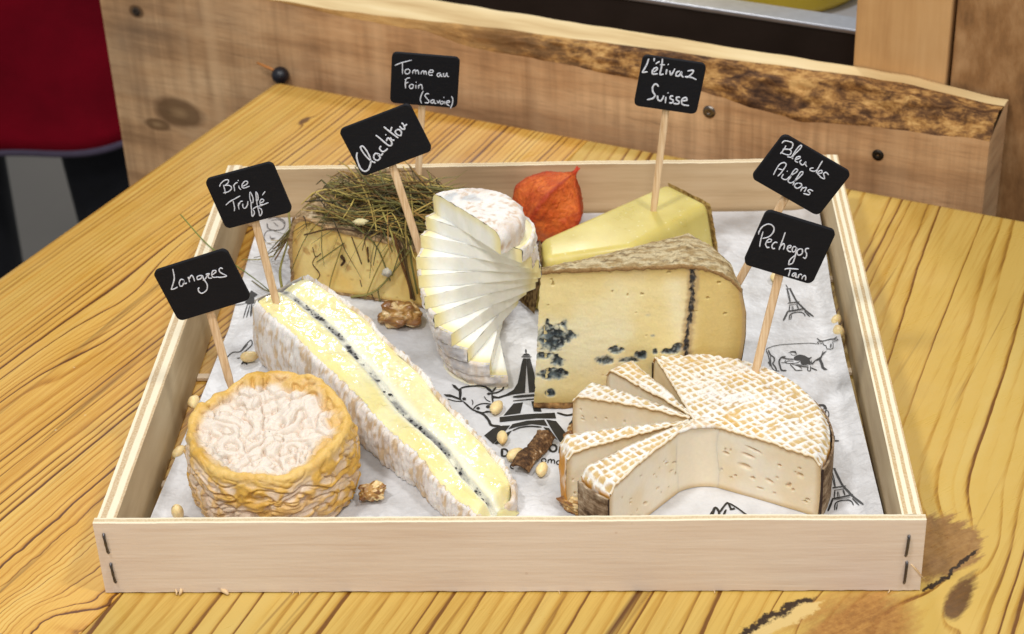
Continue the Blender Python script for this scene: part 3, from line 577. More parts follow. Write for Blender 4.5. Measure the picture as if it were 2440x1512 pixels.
lg.line([(480, 425), (545, 478), (590, 435)], 17).line([(500, 500), (590, 490), (650, 462), (670, 430)], 15).fill([(495, 500), (520, 485), (540, 505), (512, 515)])
lg.line([(1205, 690), (1300, 716), (1370, 700), (1390, 650)], 18).line([(1378, 700), (1362, 770), (1325, 812)], 17).line([(1415, 780), (1422, 792)], 9).line([(1450, 795), (1478, 782)], 9)
lg.line([(650, 1052), (650, 1132)], 20, False).line([(650, 1056), (690, 1062), (712, 1095), (690, 1125), (650, 1130)], 16).ell((1165, 1048), 36, 34, 18).line([(1228, 1098), (1238, 1028)], 18, False).line([(1238, 1030), (1266, 1080)], 16, False).line([(1266, 1080), (1306, 1044)], 14, False).line([(1306, 1042), (1316, 1112)], 18, False)
lg.ell((1072, 1172), 22, 19, 10).line([(1112, 1198), (1118, 1160)], 10, False).line([(1118, 1172), (1138, 1160), (1148, 1172), (1146, 1200)], 10).line([(1148, 1174), (1168, 1164), (1180, 1176), (1178, 1206)], 10).ell((1222, 1192), 22, 19, 10).line([(1246, 1172), (1246, 1214)], 10, False).ell((1298, 1202), 22, 19, 10).line([(1322, 1184), (1324, 1232), (1302, 1250), (1284, 1240)], 10).line([(1345, 1212), (1390, 1212), (1384, 1194), (1362, 1190), (1345, 1208), (1354, 1230), (1385, 1230)], 10).line([(762, 1216), (742, 1218), (736, 1238), (752, 1254), (766, 1250)], 10)
lg.build('emblem_print')

# ------------------------------------------------------------------ chalk name signs
M_CHB = G('blackboard_paint'); nz = M_CHB.noise(M_CHB.vscale(M_CHB.coord(), (120, 120, 900)), 1., 4.); M_CHB = M_CHB.out(M_CHB.mix(nz, lin(11, 11, 14), lin(22, 21, 26)), .72, M_CHB.bump(nz, .35, .0004), .22)
g = G('chalk_ink'); nz = g.noise(g.coord(), 2600, 3); M_CHALK = g.out(g.mix(g.mr(nz, .35, .6), lin(176, 178, 190), lin(236, 236, 240)), .9, g.bump(nz, .4, .0003), .1)
g = G('birch_stick'); co = g.coord(); nz = g.noise(g.vscale(co, (900, 900, 40)), 1., 3.); M_STICK = g.out(g.ramp(nz, [(.3, lin(204, 164, 118)), (.55, lin(230, 196, 154)), (.75, lin(240, 212, 174))]), .6, g.bump(nz, .2, .0003), .35)
SIGNS = []
def sign(label, corners, stick, base_z, src, strokes, wd, plane_y=None, sink=.012, tilt=0.):
    bp = P(*stick[1], base_z) if plane_y is None else PL(*stick[1], (0, plane_y, 0), (0, 1, 0))
    n = np.array([0, 1., 0]); 
    if tilt: n = np.array([0, math.cos(tilt), math.sin(tilt)])
    c = [PL(*q_, bp, n) for q_ in corners]; cen = sum(c)/4
    ax = (c[1]-c[0])+(c[2]-c[3]); W_ = np.linalg.norm(ax)/2; ax /= np.linalg.norm(ax)
    az = (c[0]-c[3])+(c[1]-c[2]); az -= ax*(az@ax); H_ = np.linalg.norm((c[0]-c[3])+(c[1]-c[2]))/2; az /= np.linalg.norm(az); nn = np.cross(ax, az)   # nn points to the viewer side
    if nn[1] > 0: nn = -nn
    r = thing('name_sign', label, 'sign', bp, 'chalk name signs stuck in the cheeses'); t = .0026; rc = .0032
    out = []
    for sx, sz, a0 in ((1, 1, 0), (-1, 1, 90), (-1, -1, 180), (1, -1, 270)):
        for a in np.linspace(a0, a0+90, 6): out.append((sx*(W_/2-rc)+rc*math.cos(math.radians(a)), sz*(H_/2-rc)+rc*math.sin(math.radians(a))))
    out = np.array(out); out = out+np.stack([.00012*n1(np.arange(len(out))*.9, base_z*50+1), .00012*n1(np.arange(len(out))*.9, 8)], 1); k = len(out)
    rows = []
    for off, ins in ((0, .0004), (.0004, 0), (t-.0004, 0), (t, .0004)):
        sc = 1-ins/(W_/2); rows.append([cen+ax*x*sc+az*z*sc-nn*off for x, z in out])
    rows = np.array(rows); V = rows.reshape(-1, 3); F = [tuple(f) for f in np.stack([quads(4, k)], 0)[0]]+[(i*k+k-1, (i+1)*k+k-1, (i+1)*k, i*k) for i in range(3)]+[tuple(range(k))[::-1], tuple(3*k+j for j in range(k))]
    bo = mk('board', V, F, M_CHB, r, False)
    mb = MB()
    for li, s in enumerate(strokes):
        pts = np.array([PL((src[0]+a/4)*S2D, (src[1]+b/4)*S2D, cen, n) for a, b in s]); 
        if len(pts) == 1: pts = np.vstack([pts, pts+ax*.0005-az*.0003])
        C = crom(pts, 7); T = np.gradient(C, axis=0); T /= np.linalg.norm(T, axis=1)[:, None]+1e-12; N = np.cross(T, nn); m = len(C)
        ww = wd/4*S2D/4500*.86*(1+.35*n1(np.arange(m)*.35, li+base_z*10, 3))*.5*np.clip(np.minimum(np.arange(m)+1.5, m-np.arange(m)+.5)/3, .6, 1)
        h = .00025+.00003*(li % 6)
        mb.grid(np.stack([C+N*ww[:, None]+nn*.0001, C+N*ww[:, None]*.7+nn*h, C-N*ww[:, None]*.7+nn*h, C-N*ww[:, None]+nn*.0001], 1))
    le = mb.build('lettering', M_CHALK, bo)
    s0 = PL(*stick[0], bp-nn*.0, n); d = (s0-bp)/np.linalg.norm(s0-bp); top = s0+d*.012-nn*(t+.0009); bot = bp-d*sink-nn*.0
    mb = MB(); q = np.cross(d, nn); q /= np.linalg.norm(q); mq = np.cross(q, d); hw = .0021; ht = .0012
    def ring(p, w_, t_): return [p+q*w_*sx+mq*t_*sy for sx, sy in ((-1, -.6), (-.7, -1), (.7, -1), (1, -.6), (1, .6), (.7, 1), (-.7, 1), (-1, .6))]
    Rg = np.array([ring(top, hw, ht), ring(top*.5+bot*.5-nn*.0004, hw*1.02, ht), ring(bot*.8+top*.2, hw, ht), ring(bot, hw*.45, ht*.5)])
    F = [(i*8+j, i*8+(j+1) % 8, (i+1)*8+(j+1) % 8, (i+1)*8+j) for i in range(3) for j in range(8)]+[tuple(range(8)), tuple(24+j for j in range(8))[::-1]]
    mk('stick', Rg.reshape(-1, 3), F, M_STICK, r, False)
    return r
sign('black sign lettered Langres on a stick in the wrinkled orange cheese', ((373, 645), (548, 593), (588, 715), (415, 772)), ((500, 757), (545, 905)), .054, (616, 960), [
 [(300, 465), (325, 600), (310, 690), (275, 795)], [(275, 795), (325, 785), (380, 755)], [(475, 640), (430, 635), (405, 690), (420, 740), (455, 735), (480, 680), (472, 640), (490, 700), (530, 690)], [(545, 590), (560, 635), (570, 675)], [(562, 630), (600, 570), (630, 600), (650, 660)],
 [(775, 570), (720, 575), (690, 600), (700, 635), (750, 620), (775, 575), (795, 630), (840, 690), (855, 745), (838, 810), (770, 855), (720, 830), (710, 785), (728, 762)], [(785, 650), (825, 620), (850, 570), (838, 552), (885, 540), (868, 575), (880, 612), (930, 612)], [(930, 565), (992, 515), (980, 490), (940, 502), (925, 560), (950, 600), (1040, 595)], [(1100, 465), (1070, 450), (1042, 482), (1065, 525), (1160, 575), (1110, 595), (1030, 603)]], 24)
sign('black sign lettered Brie Truffé on a stick in the long brie wedge', ((495, 428), (658, 385), (688, 507), (530, 550)), ((607, 538), (658, 722)), .0515, (806, 600), [
 [(350, 560), (372, 640), (382, 705)], [(290, 590), (310, 540), (370, 490), (425, 482), (430, 520), (392, 560), (365, 575)], [(365, 572), (440, 570), (480, 600), (470, 640), (420, 675), (350, 690)], [(510, 560), (525, 610), (530, 660)], [(515, 580), (540, 540), (580, 520)], [(595, 570), (605, 610), (632, 637)], [(580, 490)], [(650, 590), (720, 555), (740, 515), (700, 502), (655, 550), (650, 600), (690, 612), (772, 580)],
 [(390, 885), (450, 832), (540, 782), (622, 735)], [(505, 815), (520, 880), (530, 930), (525, 980)], [(598, 845), (590, 890), (602, 952)], [(600, 885), (622, 832), (662, 820)], [(660, 860), (665, 920), (700, 935), (735, 885), (742, 820)], [(795, 850), (772, 760), (778, 680), (805, 720), (826, 780), (822, 845), (795, 855), (800, 960), (812, 1065), (842, 1030), (845, 990), (818, 950)],
 [(880, 835), (876, 760), (870, 675), (900, 720), (905, 790), (885, 835), (900, 915), (920, 1000), (935, 1058), (968, 1010), (955, 950), (912, 925)], [(820, 950), (880, 912), (960, 890), (1072, 843)], [(925, 850), (985, 832), (995, 800), (960, 790), (935, 830), (942, 872), (990, 875)], [(975, 725), (1022, 663)]], 22)
sign('black sign lettered Clacbitou, steeply tilted, behind the sliced goat cheese', ((808, 308), (985, 247), (1021, 360), (862, 427)), ((936, 408), (998, 592)), .08, (1345, 380), [
 [(335, 920), (325, 990), (350, 1090), (390, 1180), (450, 1225), (510, 1200), (545, 1120), (552, 1040), (500, 920), (435, 832), (400, 825), (390, 850), (420, 910), (500, 1010), (580, 1070), (628, 1085)], [(690, 950), (630, 940), (600, 980), (612, 1030), (660, 1050), (702, 1010), (672, 955), (720, 968), (748, 932)], [(722, 820), (695, 850), (710, 890), (750, 912), (790, 892), (826, 858)],
 [(630, 645), (690, 690), (770, 760), (840, 812), (880, 808), (890, 770), (862, 720), (825, 692), (802, 740)], [(862, 680), (892, 722), (932, 728)], [(785, 640)], [(760, 510), (830, 570), (920, 640), (992, 692)], [(868, 590), (880, 545), (892, 512)], [(960, 560), (945, 600), (980, 642), (1030, 650), (1042, 600), (1010, 560), (962, 560)], [(1010, 500), (1050, 545), (1092, 548), (1082, 490), (1045, 445)], [(1085, 510), (1136, 468)]], 34, plane_y=.226, sink=.03)
sign('black sign lettered Tomme au Foin (Savoie) behind the hay covered cheese', ((935, 127), (1097, 138), (1088, 260), (928, 245)), ((1005, 258), (995, 440)), .056, (1510, 140), [
 [(280, 490), (380, 450), (550, 405)], [(400, 440), (400, 540), (400, 628)], [(470, 550), (440, 580), (450, 620), (490, 625), (520, 590), (505, 555), (470, 550)], [(560, 622), (570, 565)], [(568, 582), (600, 562), (612, 625)], [(612, 588), (645, 568), (662, 632)], [(695, 632), (705, 580)], [(705, 597), (735, 577), (745, 634)], [(745, 602), (770, 582), (786, 640)], [(825, 602), (880, 602), (890, 572), (850, 565), (820, 602), (832, 645), (886, 645)],
 [(1010, 610), (965, 620), (955, 655), (985, 670), (1010, 630), (1018, 665), (1040, 665)], [(1060, 610), (1056, 655), (1088, 665), (1110, 612), (1116, 660), (1142, 670)], [(455, 710), (445, 780), (450, 858)], [(440, 722), (480, 696), (522, 690)], [(452, 778), (496, 756)], [(530, 790), (510, 830), (530, 860), (565, 850), (572, 805), (532, 790)], [(615, 800), (615, 858)], [(612, 755)], [(655, 862), (660, 800)], [(660, 818), (695, 796), (715, 830), (716, 878)],
 [(735, 895), (700, 970), (685, 1040), (706, 1098)], [(825, 945), (780, 945), (760, 980), (790, 1020), (822, 1060), (810, 1090), (755, 1086)], [(900, 1040), (860, 1052), (855, 1085), (890, 1090), (905, 1045), (912, 1095), (940, 1096)], [(950, 1050), (970, 1092), (1002, 1040)], [(1020, 1060), (1005, 1095), (1035, 1110), (1055, 1075), (1022, 1060)], [(1075, 1060), (1080, 1108)], [(1055, 1000)], [(1105, 1085), (1150, 1082), (1140, 1055), (1105, 1072), (1112, 1112), (1152, 1137)], [(1180, 980), (1205, 1030), (1195, 1110), (1165, 1182)]], 24)
sign("black sign lettered L'étivaz Suisse in the smooth yellow cheese", ((1527, 132), (1677, 153), (1666, 275), (1515, 253)), ((1587, 268), (1557, 505)), .0475, (2500, 160), [
 [(380, 300), (350, 390), (320, 450), (275, 525)], [(275, 525), (362, 512)], [(470, 290), (465, 342)], [(460, 520), (515, 472), (505, 445), (460, 465), (435, 520), (452, 550), (522, 545)], [(490, 385), (556, 345)], [(600, 300), (590, 400), (575, 480), (560, 555), (617, 550)], [(560, 400), (637, 400)], [(670, 470), (655, 552)], [(685, 390)], [(715, 490), (737, 562), (802, 460)], [(880, 500), (830, 520), (815, 570), (860, 580), (905, 512), (902, 565), (932, 602)], [(1000, 500), (1085, 490), (1080, 532), (1005, 596), (955, 588)], [(960, 588), (1060, 602), (1142, 640)],
 [(535, 750), (510, 715), (470, 715), (440, 770), (450, 840), (480, 890), (440, 940), (350, 960)], [(520, 890), (525, 950), (565, 980), (602, 940), (622, 890)], [(655, 910), (645, 1012)], [(680, 845)], [(772, 900), (730, 905), (725, 940), (770, 970), (755, 1010), (705, 1010)], [(882, 920), (830, 920), (825, 960), (865, 990), (850, 1025), (770, 1020)], [(920, 980), (990, 965), (970, 925), (920, 950), (905, 1000), (930, 1040), (1022, 1055)]], 36)
sign('black sign lettered Bleu des Aillons, tilted, behind the blue veined cheese', ((1860, 317), (2020, 408), (1960, 523), (1797, 428)), ((1868, 486), (1768, 660)), .08, (3014, 520), [
 [(455, 215), (490, 180), (560, 185), (625, 215), (620, 280), (580, 312), (500, 312)], [(520, 250), (490, 310), (430, 385)], [(465, 312), (560, 312), (602, 342), (590, 390), (540, 402), (430, 362)], [(540, 432), (618, 440), (650, 400), (742, 310), (770, 258), (742, 255), (690, 312), (640, 390), (612, 440), (632, 467)], [(670, 480), (740, 452), (740, 430), (700, 435), (670, 472), (672, 505), (712, 522)], [(770, 480), (740, 515), (770, 560), (810, 550), (835, 512), (830, 552), (852, 590)],
 [(960, 610), (910, 620), (910, 650), (970, 665), (1020, 640)], [(1105, 495), (1060, 570), (1022, 640), (1005, 692)], [(1030, 700), (1090, 690), (1090, 650), (1050, 660), (1026, 700), (1062, 740)], [(1200, 720), (1160, 682), (1122, 702), (1132, 750), (1130, 786), (1080, 762), (1060, 742)], [(320, 720), (360, 640), (420, 552), (490, 525), (522, 560), (490, 622), (430, 702), (390, 742)], [(395, 622), (465, 642)], [(480, 705), (452, 768), (520, 798), (600, 732), (682, 682), (705, 642), (670, 630), (620, 690), (590, 762), (552, 820), (602, 850), (700, 790), (782, 710), (785, 672), (750, 680), (710, 742), (660, 822), (632, 887)], [(535, 655)], [(720, 850), (670, 870), (660, 910), (700, 937), (760, 907), (767, 870), (722, 850)], [(790, 910), (755, 982)], [(780, 937), (840, 922), (832, 960), (810, 992)], [(950, 980), (900, 957), (870, 980), (902, 1010), (880, 1040), (795, 1017)]], 25, plane_y=.170, sink=.02)
sign('black sign lettered Pechegos Tarn in the lattice topped cheese', ((1815, 500), (1981, 548), (1948, 684), (1782, 632)), ((1858, 663), (1800, 886)), .0455, (2975, 815), [
 [(310, 445), (280, 550), (265, 620), (255, 692)], [(235, 495), (250, 440), (300, 370), (380, 330), (450, 345), (485, 400), (465, 470), (400, 532), (300, 560)], [(360, 622), (430, 612), (440, 580), (400, 570), (365, 612), (350, 660), (375, 702), (412, 700)], [(540, 625), (500, 620), (465, 650), (450, 690), (470, 722), (500, 715)], [(665, 455), (630, 560), (595, 650), (565, 738)], [(590, 682), (635, 640), (650, 682), (632, 738)], [(705, 712), (750, 702), (750, 672), (715, 680), (695, 722), (717, 762), (760, 772)], [(840, 700), (800, 690), (775, 732), (785, 775), (820, 762), (845, 710), (832, 800), (790, 940), (740, 972), (718, 970), (740, 900), (817, 830)], [(920, 720), (870, 740), (850, 790), (880, 827), (930, 802), (940, 750), (922, 720)], [(1045, 720), (1000, 722), (985, 762), (1005, 802), (1000, 852), (980, 877), (945, 857)],
 [(655, 1055), (700, 1040), (875, 1050)], [(745, 1052), (730, 1112), (715, 1162)], [(840, 1110), (795, 1117), (775, 1152), (800, 1162), (835, 1122), (832, 1172), (857, 1187)], [(880, 1130), (870, 1192)], [(875, 1152), (905, 1130), (932, 1147)], [(945, 1160), (930, 1207)], [(940, 1177), (975, 1150), (992, 1182), (986, 1227)]], 25)
# ------------------------------------------------------------------ cheeses
def normals(Gm):
    a = np.gradient(Gm, axis=0); b = np.gradient(Gm, axis=1); n = np.cross(a, b); return n/(np.linalg.norm(n, axis=-1)[..., None]+1e-12)

# --- wrinkled orange washed-rind cheese
lc = np.array([-.1240, .0690, ZP+.0006])
langres = thing('cheese', 'whole round wrinkled orange cheese with sunken pale top', 'cheese', lc)
pr_ = crom(np.array([(.0375, 0), (.0415, .003), (.0445, .012), (.0455, .024), (.0448, .036), (.0435, .0435), (.0430, .0465), (.0408, .0482), (.0384, .0472), (.0362, .0446), (.0315, .0425), (.020, .0415), (.010, .0412), (.0003, .0412)]), 8)
pr_ = resample(pr_*np.array([.975, .95]), 190); nt = 430; th = np.linspace(0, 2*math.pi, nt, endpoint=False)
R_, Z_ = pr_[:, 0], pr_[:, 1]; TH, RR = np.meshgrid(th, R_, indexing='ij'); ZZ = np.broadcast_to(Z_, TH.shape)
ct, st = np.cos(TH), np.sin(TH); arcl = np.linspace(0, 1, 190)[None]
lob = 1+.030*fbm(np.stack([ct*1.3, st*1.3, ct*0+2], -1), 2, 1.)+.018*fbm(np.stack([ct*3.2, st*3.2, ZZ*30], -1), 2, 3.)
up = sst(.010, .045, ZZ)
rimv = .0042*fbm(np.stack([ct*1.8, st*1.8, ct*0], -1), 3, 6.)+.0030*st-.0028*np.exp(-((TH-math.radians(268))/.55)**2)+.0016*np.exp(-((TH-math.radians(75))/.5)**2)
X = RR*lob*ct; Y = RR*lob*st; Zs = ZZ+rimv*up*sst(.004, .03, RR)
Gm = np.stack([X, Y, Zs], -1); Nn = normals(Gm); 
top = (np.arange(190)[None] > 118)*1.; topw = sst(.0385, .0345, RR)*(arcl > .55); rimw = np.exp(-((RR-.0402)/.0036)**2)*sst(.036, .044, ZZ)
W3 = np.stack([X, Y, Zs], -1); W3w = W3+.0030*np.stack([fbm(W3*55, 2, 40.), fbm(W3*55, 2, 41.), fbm(W3*55, 2, 42.)], -1)
fold = lambda u, k=2.3, e=.6: np.clip(np.abs(u)*k, 0, 1)**e
lo_ = fbm(W3*45, 2, 61.); nt1 = pn(W3w*np.array([160, 160, 80])+3.1); nt2 = pn(W3w*np.array([210, 210, 100])+9.7)
fr_ = lambda u, k: np.sqrt(np.clip(1-(1-np.clip(np.abs(u)*k, 0, 1))**2, 0, 1)); ht_ = fr_(nt1, 2.6+.9*lo_)*.75+fr_(nt2, 2.4)*.25*fr_(nt1, 2.6)
tang = np.stack([TH*.045*1.0, ZZ, TH*0], -1)+.004*np.stack([fbm(W3*60, 2, 44.), fbm(W3*60, 2, 45.), 0*X], -1)
TPt = np.stack([np.cos(TH)*.045, np.sin(TH)*.045, ZZ], -1)+.0045*np.stack([fbm(W3*60, 2, 44.), fbm(W3*60, 2, 45.), fbm(W3*60, 2, 46.)], -1)
ns1 = pn(TPt*np.array([72, 72, 105])+1.7); ns2 = pn(TPt*np.array([125, 125, 190])+5.3)
ridge = 1-fold(ns1, 2.6, .75); ridge2 = 1-fold(ns2, 2.4, .8); hs = np.clip(ridge*.8+ridge2*.45, 0, 1.1)
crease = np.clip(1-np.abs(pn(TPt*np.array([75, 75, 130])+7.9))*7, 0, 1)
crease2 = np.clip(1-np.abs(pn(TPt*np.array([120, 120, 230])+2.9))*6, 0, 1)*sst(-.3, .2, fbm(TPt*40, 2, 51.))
big = fbm(np.stack([X*70, Y*70, Zs*70], -1), 3, 8.)
rimn = fbm(np.stack([ct*6, st*6, ZZ*60], -1), 2, 12.)
sidew = (1-topw)*(1-.92*rimw)
disp = sidew*((hs-.45)*.0017-.0017*crease-.0012*crease2+big*.0009)+topw*((ht_-.6)*.0042+big*.0032)+rimw*(rimn*.0014)
disp += .00015*fbm(np.stack([X*500, Y*500, Zs*500], -1), 3, 9.)
sgn = 1. if Nn[0, 60, 0] > 0 else -1.
Gm = Gm+Nn*sgn*disp[..., None]; Gm[..., 2] = np.maximum(Gm[..., 2], 0)
lo = fbm(np.stack([X*32, Y*32, Zs*32], -1), 3, 11.)
om = np.clip(sst(.22, .70, hs)*.85+.60*lo+.22*sst(.1, .9, ct)+.30*sst(.034, .046, ZZ)-.12, 0, 1)
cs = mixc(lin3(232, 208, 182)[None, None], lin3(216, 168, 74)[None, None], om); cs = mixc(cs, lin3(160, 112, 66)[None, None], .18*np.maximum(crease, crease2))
cs = mixc(cs, lin3(196, 132, 40)[None, None], .35*sst(.2, .8, fbm(np.stack([X*90, Y*90, Zs*90], -1), 4, 13.))*om)
cs = mixc(cs, lin3(212, 170, 44)[None, None], .55*sst(.0, .6, fbm(np.stack([X*26, Y*26, Zs*26], -1), 2, 23.))*sst(.1, .9, ct)*om)
ctp = mixc(lin3(228, 214, 198)[None, None], lin3(210, 174, 146)[None, None], sst(.5, .0, ht_))
ctp = mixc(ctp, lin3(218, 174, 92)[None, None], np.clip(sst(.0315, .0395, np.hypot(X, Y)+.010*fbm(np.stack([X*60, Y*60, X*0], -1), 3, 16.)+.003*st+.004*ct), 0, 1)*.9)
crim = mixc(lin3(228, 188, 108)[None, None], lin3(212, 164, 70)[None, None], sst(-.3, .5, fbm(np.stack([X*60, Y*60, Zs*60], -1), 3, 17.)))
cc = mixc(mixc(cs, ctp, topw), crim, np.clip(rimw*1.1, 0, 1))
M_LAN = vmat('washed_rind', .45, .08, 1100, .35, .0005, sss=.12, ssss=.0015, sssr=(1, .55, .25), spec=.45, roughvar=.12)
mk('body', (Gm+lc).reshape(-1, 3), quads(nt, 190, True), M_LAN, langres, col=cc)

# --- long brie wedge lying on its side with a truffle layer
bl = np.array([P(700, 900, ZP)[0], P(700, 900, ZP)[1], ZP]); brie = thing('cheese', 'long creamy brie wedge with black speckled truffle layer', 'cheese', bl)
NB_ = 360; tb = np.linspace(0, 1, NB_); zt = .0435*(1-tb)**1.0*1.0+.0125*tb+ZP
def pxc(pts, lift=0.):
    p = resample(crom(np.array(pts, float), 8), NB_); return np.array([P(a, b, z+lift) for (a, b), z in zip(p, zt)])
Lc = pxc([(609, 716), (641, 750), (691, 790), (737, 836), (784, 880), (834, 928), (905, 1004), (948, 1046), (998, 1090), (1034, 1138), (1077, 1182), (1120, 1216), (1156, 1238)])
Tc = pxc([(672, 688), (691, 702), (741, 741), (805, 798), (848, 848), (898, 905), (948, 968), (998, 1016), (1048, 1056), (1077, 1091), (1106, 1134), (1141, 1172), (1178, 1208)])
Rc = pxc([(722, 660), (741, 662), (805, 705), (870, 752), (905, 795), (948, 834), (998, 880), (1034, 927), (1091, 991), (1148, 1048), (1177, 1084), (1206, 1120), (1226, 1170)])
for A in (Lc, Tc, Rc): A[:, 2] = zt
def brie_strip(s0, s1, ns):
    s = np.linspace(s0, s1, ns); out = np.zeros((NB_, ns, 3))
    for k, q_ in enumerate(s):
        out[:, k] = (Tc*(1+q_)-Lc*q_) if q_ < 0 else (Tc*(1-q_)+Rc*q_)
    TT, SS = np.meshgrid(tb, s, indexing='ij')
    pil = .0012*(1-(2*np.abs(SS)-1)**2)*(.4+TT)-.0005
    dep = (.0005+.0030*sst(.30, .95, TT))*np.exp(-(SS/.11)**2)
    edge = -.0018*sst(.86, 1., np.abs(SS))-.008*sst(.965, 1., TT)*(.4+np.abs(SS))
    P3 = out*np.array([60, 60, 0])
    wob = .0009*fbm(P3, 3, 1.)+.00045*fbm(P3*3, 2, 2.)+.00010*fbm(P3*9, 2, 8.)-.0010*sst(.70, .80, fbm(P3*2.6, 2, 7.))
    heel = -.001*sst(.03, 0, TT)
    out[..., 2] += pil-dep+edge+wob+heel; out[..., 2] = np.maximum(out[..., 2], ZP+.0006)
    return out, TT, SS
M_BRI = vmat('brie_paste', .20, .02, 170, .3, .0016, sss=.5, ssss=.005, sssr=(1, .8, .4), spec=.55, roughvar=.10, coat=.5, coatr=.10)
def paste_col(Gb, TT, SS):
    c = mixc(lin3(243, 232, 178)[None, None], lin3(238, 223, 154)[None, None], sst(-.3, .5, fbm(Gb*np.array([50, 50, 10]), 3, 3.)))
    c = mixc(c, lin3(247, 244, 226)[None, None], (.7*np.exp(-((np.abs(SS)-.16)/.13)**2)*sst(.25, .6, TT+.3*(SS > 0)))); return c
for nm, s0, s1, ns in (('paste_half', -1., -.105, 44), ('paste_half', .105, 1., 44)):
    Gb, TT, SS = brie_strip(s0, s1, ns); mk(nm, Gb.reshape(-1, 3), quads(NB_, ns), M_BRI, brie, col=paste_col(Gb, TT, SS))
Gb, TT, SS = brie_strip(-.11, .11, 16); sp = fbm(Gb*np.array([420, 420, 420]), 3, 5.); sp2 = fbm(Gb*np.array([90, 90, 90]), 3, 6.)
c = mixc(lin3(230, 226, 206)[None, None], lin3(132, 130, 126)[None, None], sst(-.45, .35, sp2+.3*sp)*np.exp(-(SS/.085)**4)); c = mixc(c, lin3(30, 30, 34)[None, None], sst(.34, .50, sp+.55*sp2-.40*np.abs(SS/.10)**2)*sst(.01, .05, TT))
mk('truffle_layer', Gb.reshape(-1, 3), quads(NB_, 16), vmat('truffle_paste', .5, .15, 1500, .6, .0012, sss=.1, spec=.35), brie, col=c)
mb = MB()      # truffle flakes
for k in range(44):
    i = int(rng.uniform(.06, .99)*NB_); i = min(i, NB_-1); p = Gb[i, rng.integers(3, 13)]+np.array([0, 0, .0002]); r = .0004+.0011*rng.random()**2; a = rng.uniform(0, 6.3, 5)
    mb.add([p+np.array([math.cos(2*math.pi*q_/5)*r*rng.uniform(.6, 1.4), math.sin(2*math.pi*q_/5)*r*rng.uniform(.6, 1.4), rng.uniform(0, .0006)]) for q_ in range(5)]+[p+np.array([0, 0, -.0006])], [(0, 1, 2, 3, 4), (0, 5, 1), (1, 5, 2), (2, 5, 3), (3, 5, 4), (4, 5, 0)])
mb.build('truffle_flakes', plain('truffle_black', lin(26, 25, 27), .6), brie, False)['kind'] = 'stuff'
def white_rind(Gr, seed, rib=1., grey=0.):
    a = fbm(Gr*np.array([60, 60, 30]), 4, seed); b = fbm(Gr*np.array([330, 330, 110]), 4, seed+1)
    c = mixc(lin3(240, 234, 227)[None, None], lin3(224, 212, 202)[None, None], sst(-.3, .5, a))
    c = mixc(c, lin3(208, 178, 134)[None, None], rib*.85*sst(-.02, .30, .85*b+.4*a))
    if grey: c = mixc(c, lin3(150, 150, 158)[None, None], grey*sst(-.05, .5, fbm(Gr*np.array([70, 70, 60]), 4, seed+4)))
    return c
M_RIND = vmat('white_mould_rind', .85, .08, 1400, .6, .0006, sss=.15, ssss=.0015, spec=.2, sheen=.25)
def brie_rind(edge, side, seed):
    fdv = edge[-1]-edge[-10]; fdv[2] = 0; fdv /= np.linalg.norm(fdv); inn_ = np.array([-fdv[1], fdv[0], 0])*side
    edge = np.vstack([edge[:-6], [edge[-7]+fdv*.0035+inn_*.0008+np.array([0, 0, -.002]), edge[-7]+fdv*.0055+inn_*.0025+np.array([0, 0, -.0035]), edge[-7]+fdv*.0065+inn_*.005+np.array([0, 0, -.005]), edge[-7]+fdv*.0068+inn_*.0075+np.array([0, 0, -.007]), edge[-7]+fdv*.0066+inn_*.010+np.array([0, 0, -.008]), edge[-7]+fdv*.0062+inn_*.012+np.array([0, 0, -.009])]]); edge[:, 2] = np.maximum(edge[:, 2], ZP+.0025)
    nr = 30; T_ = np.gradient(edge[:, :2], axis=0); T_ /= np.linalg.norm(T_, axis=1)[:, None]; N = np.stack([T_[:, 1], -T_[:, 0]], 1)*side
    rows = []
    for k, h in enumerate(np.linspace(0, 1, nr)):
        z = ZP+.0004+(edge[:, 2]-.0006-ZP)*h; bul = .0030*math.sin(math.pi*h)**.8*np.clip((edge[:, 2]-ZP)/.04, .2, 1)
        p = np.c_[edge[:, :2]+N*(bul+.0012)[:, None], z]
        rib = fbm(np.c_[tb*110, p[:, 2]*60, tb*0], 3, seed); pl = fbm(p*160, 3, seed+2)
        p[:, :2] += N*(.0015*rib+.0011*pl)[:, None]
        if h > .93: p[:, 2] += .0015*(fbm(np.c_[tb*150, tb*0, tb*0], 3, seed+5)+.35); p[:, :2] -= N*(.0014*(h-.93)/.07)
        rows.append(p)
    rows.append(np.c_[edge[:, :2]-N*.0010, edge[:, 2]-.0020])
    Gr = np.stack(rows, 1); return mk('rind', Gr.reshape(-1, 3), quads(NB_, nr+1), M_RIND, brie, col=white_rind(Gr, seed))
nrm = lambda A: 1.
brie_rind(Lc, 1., 3.); brie_rind(Rc, -1., 8.)
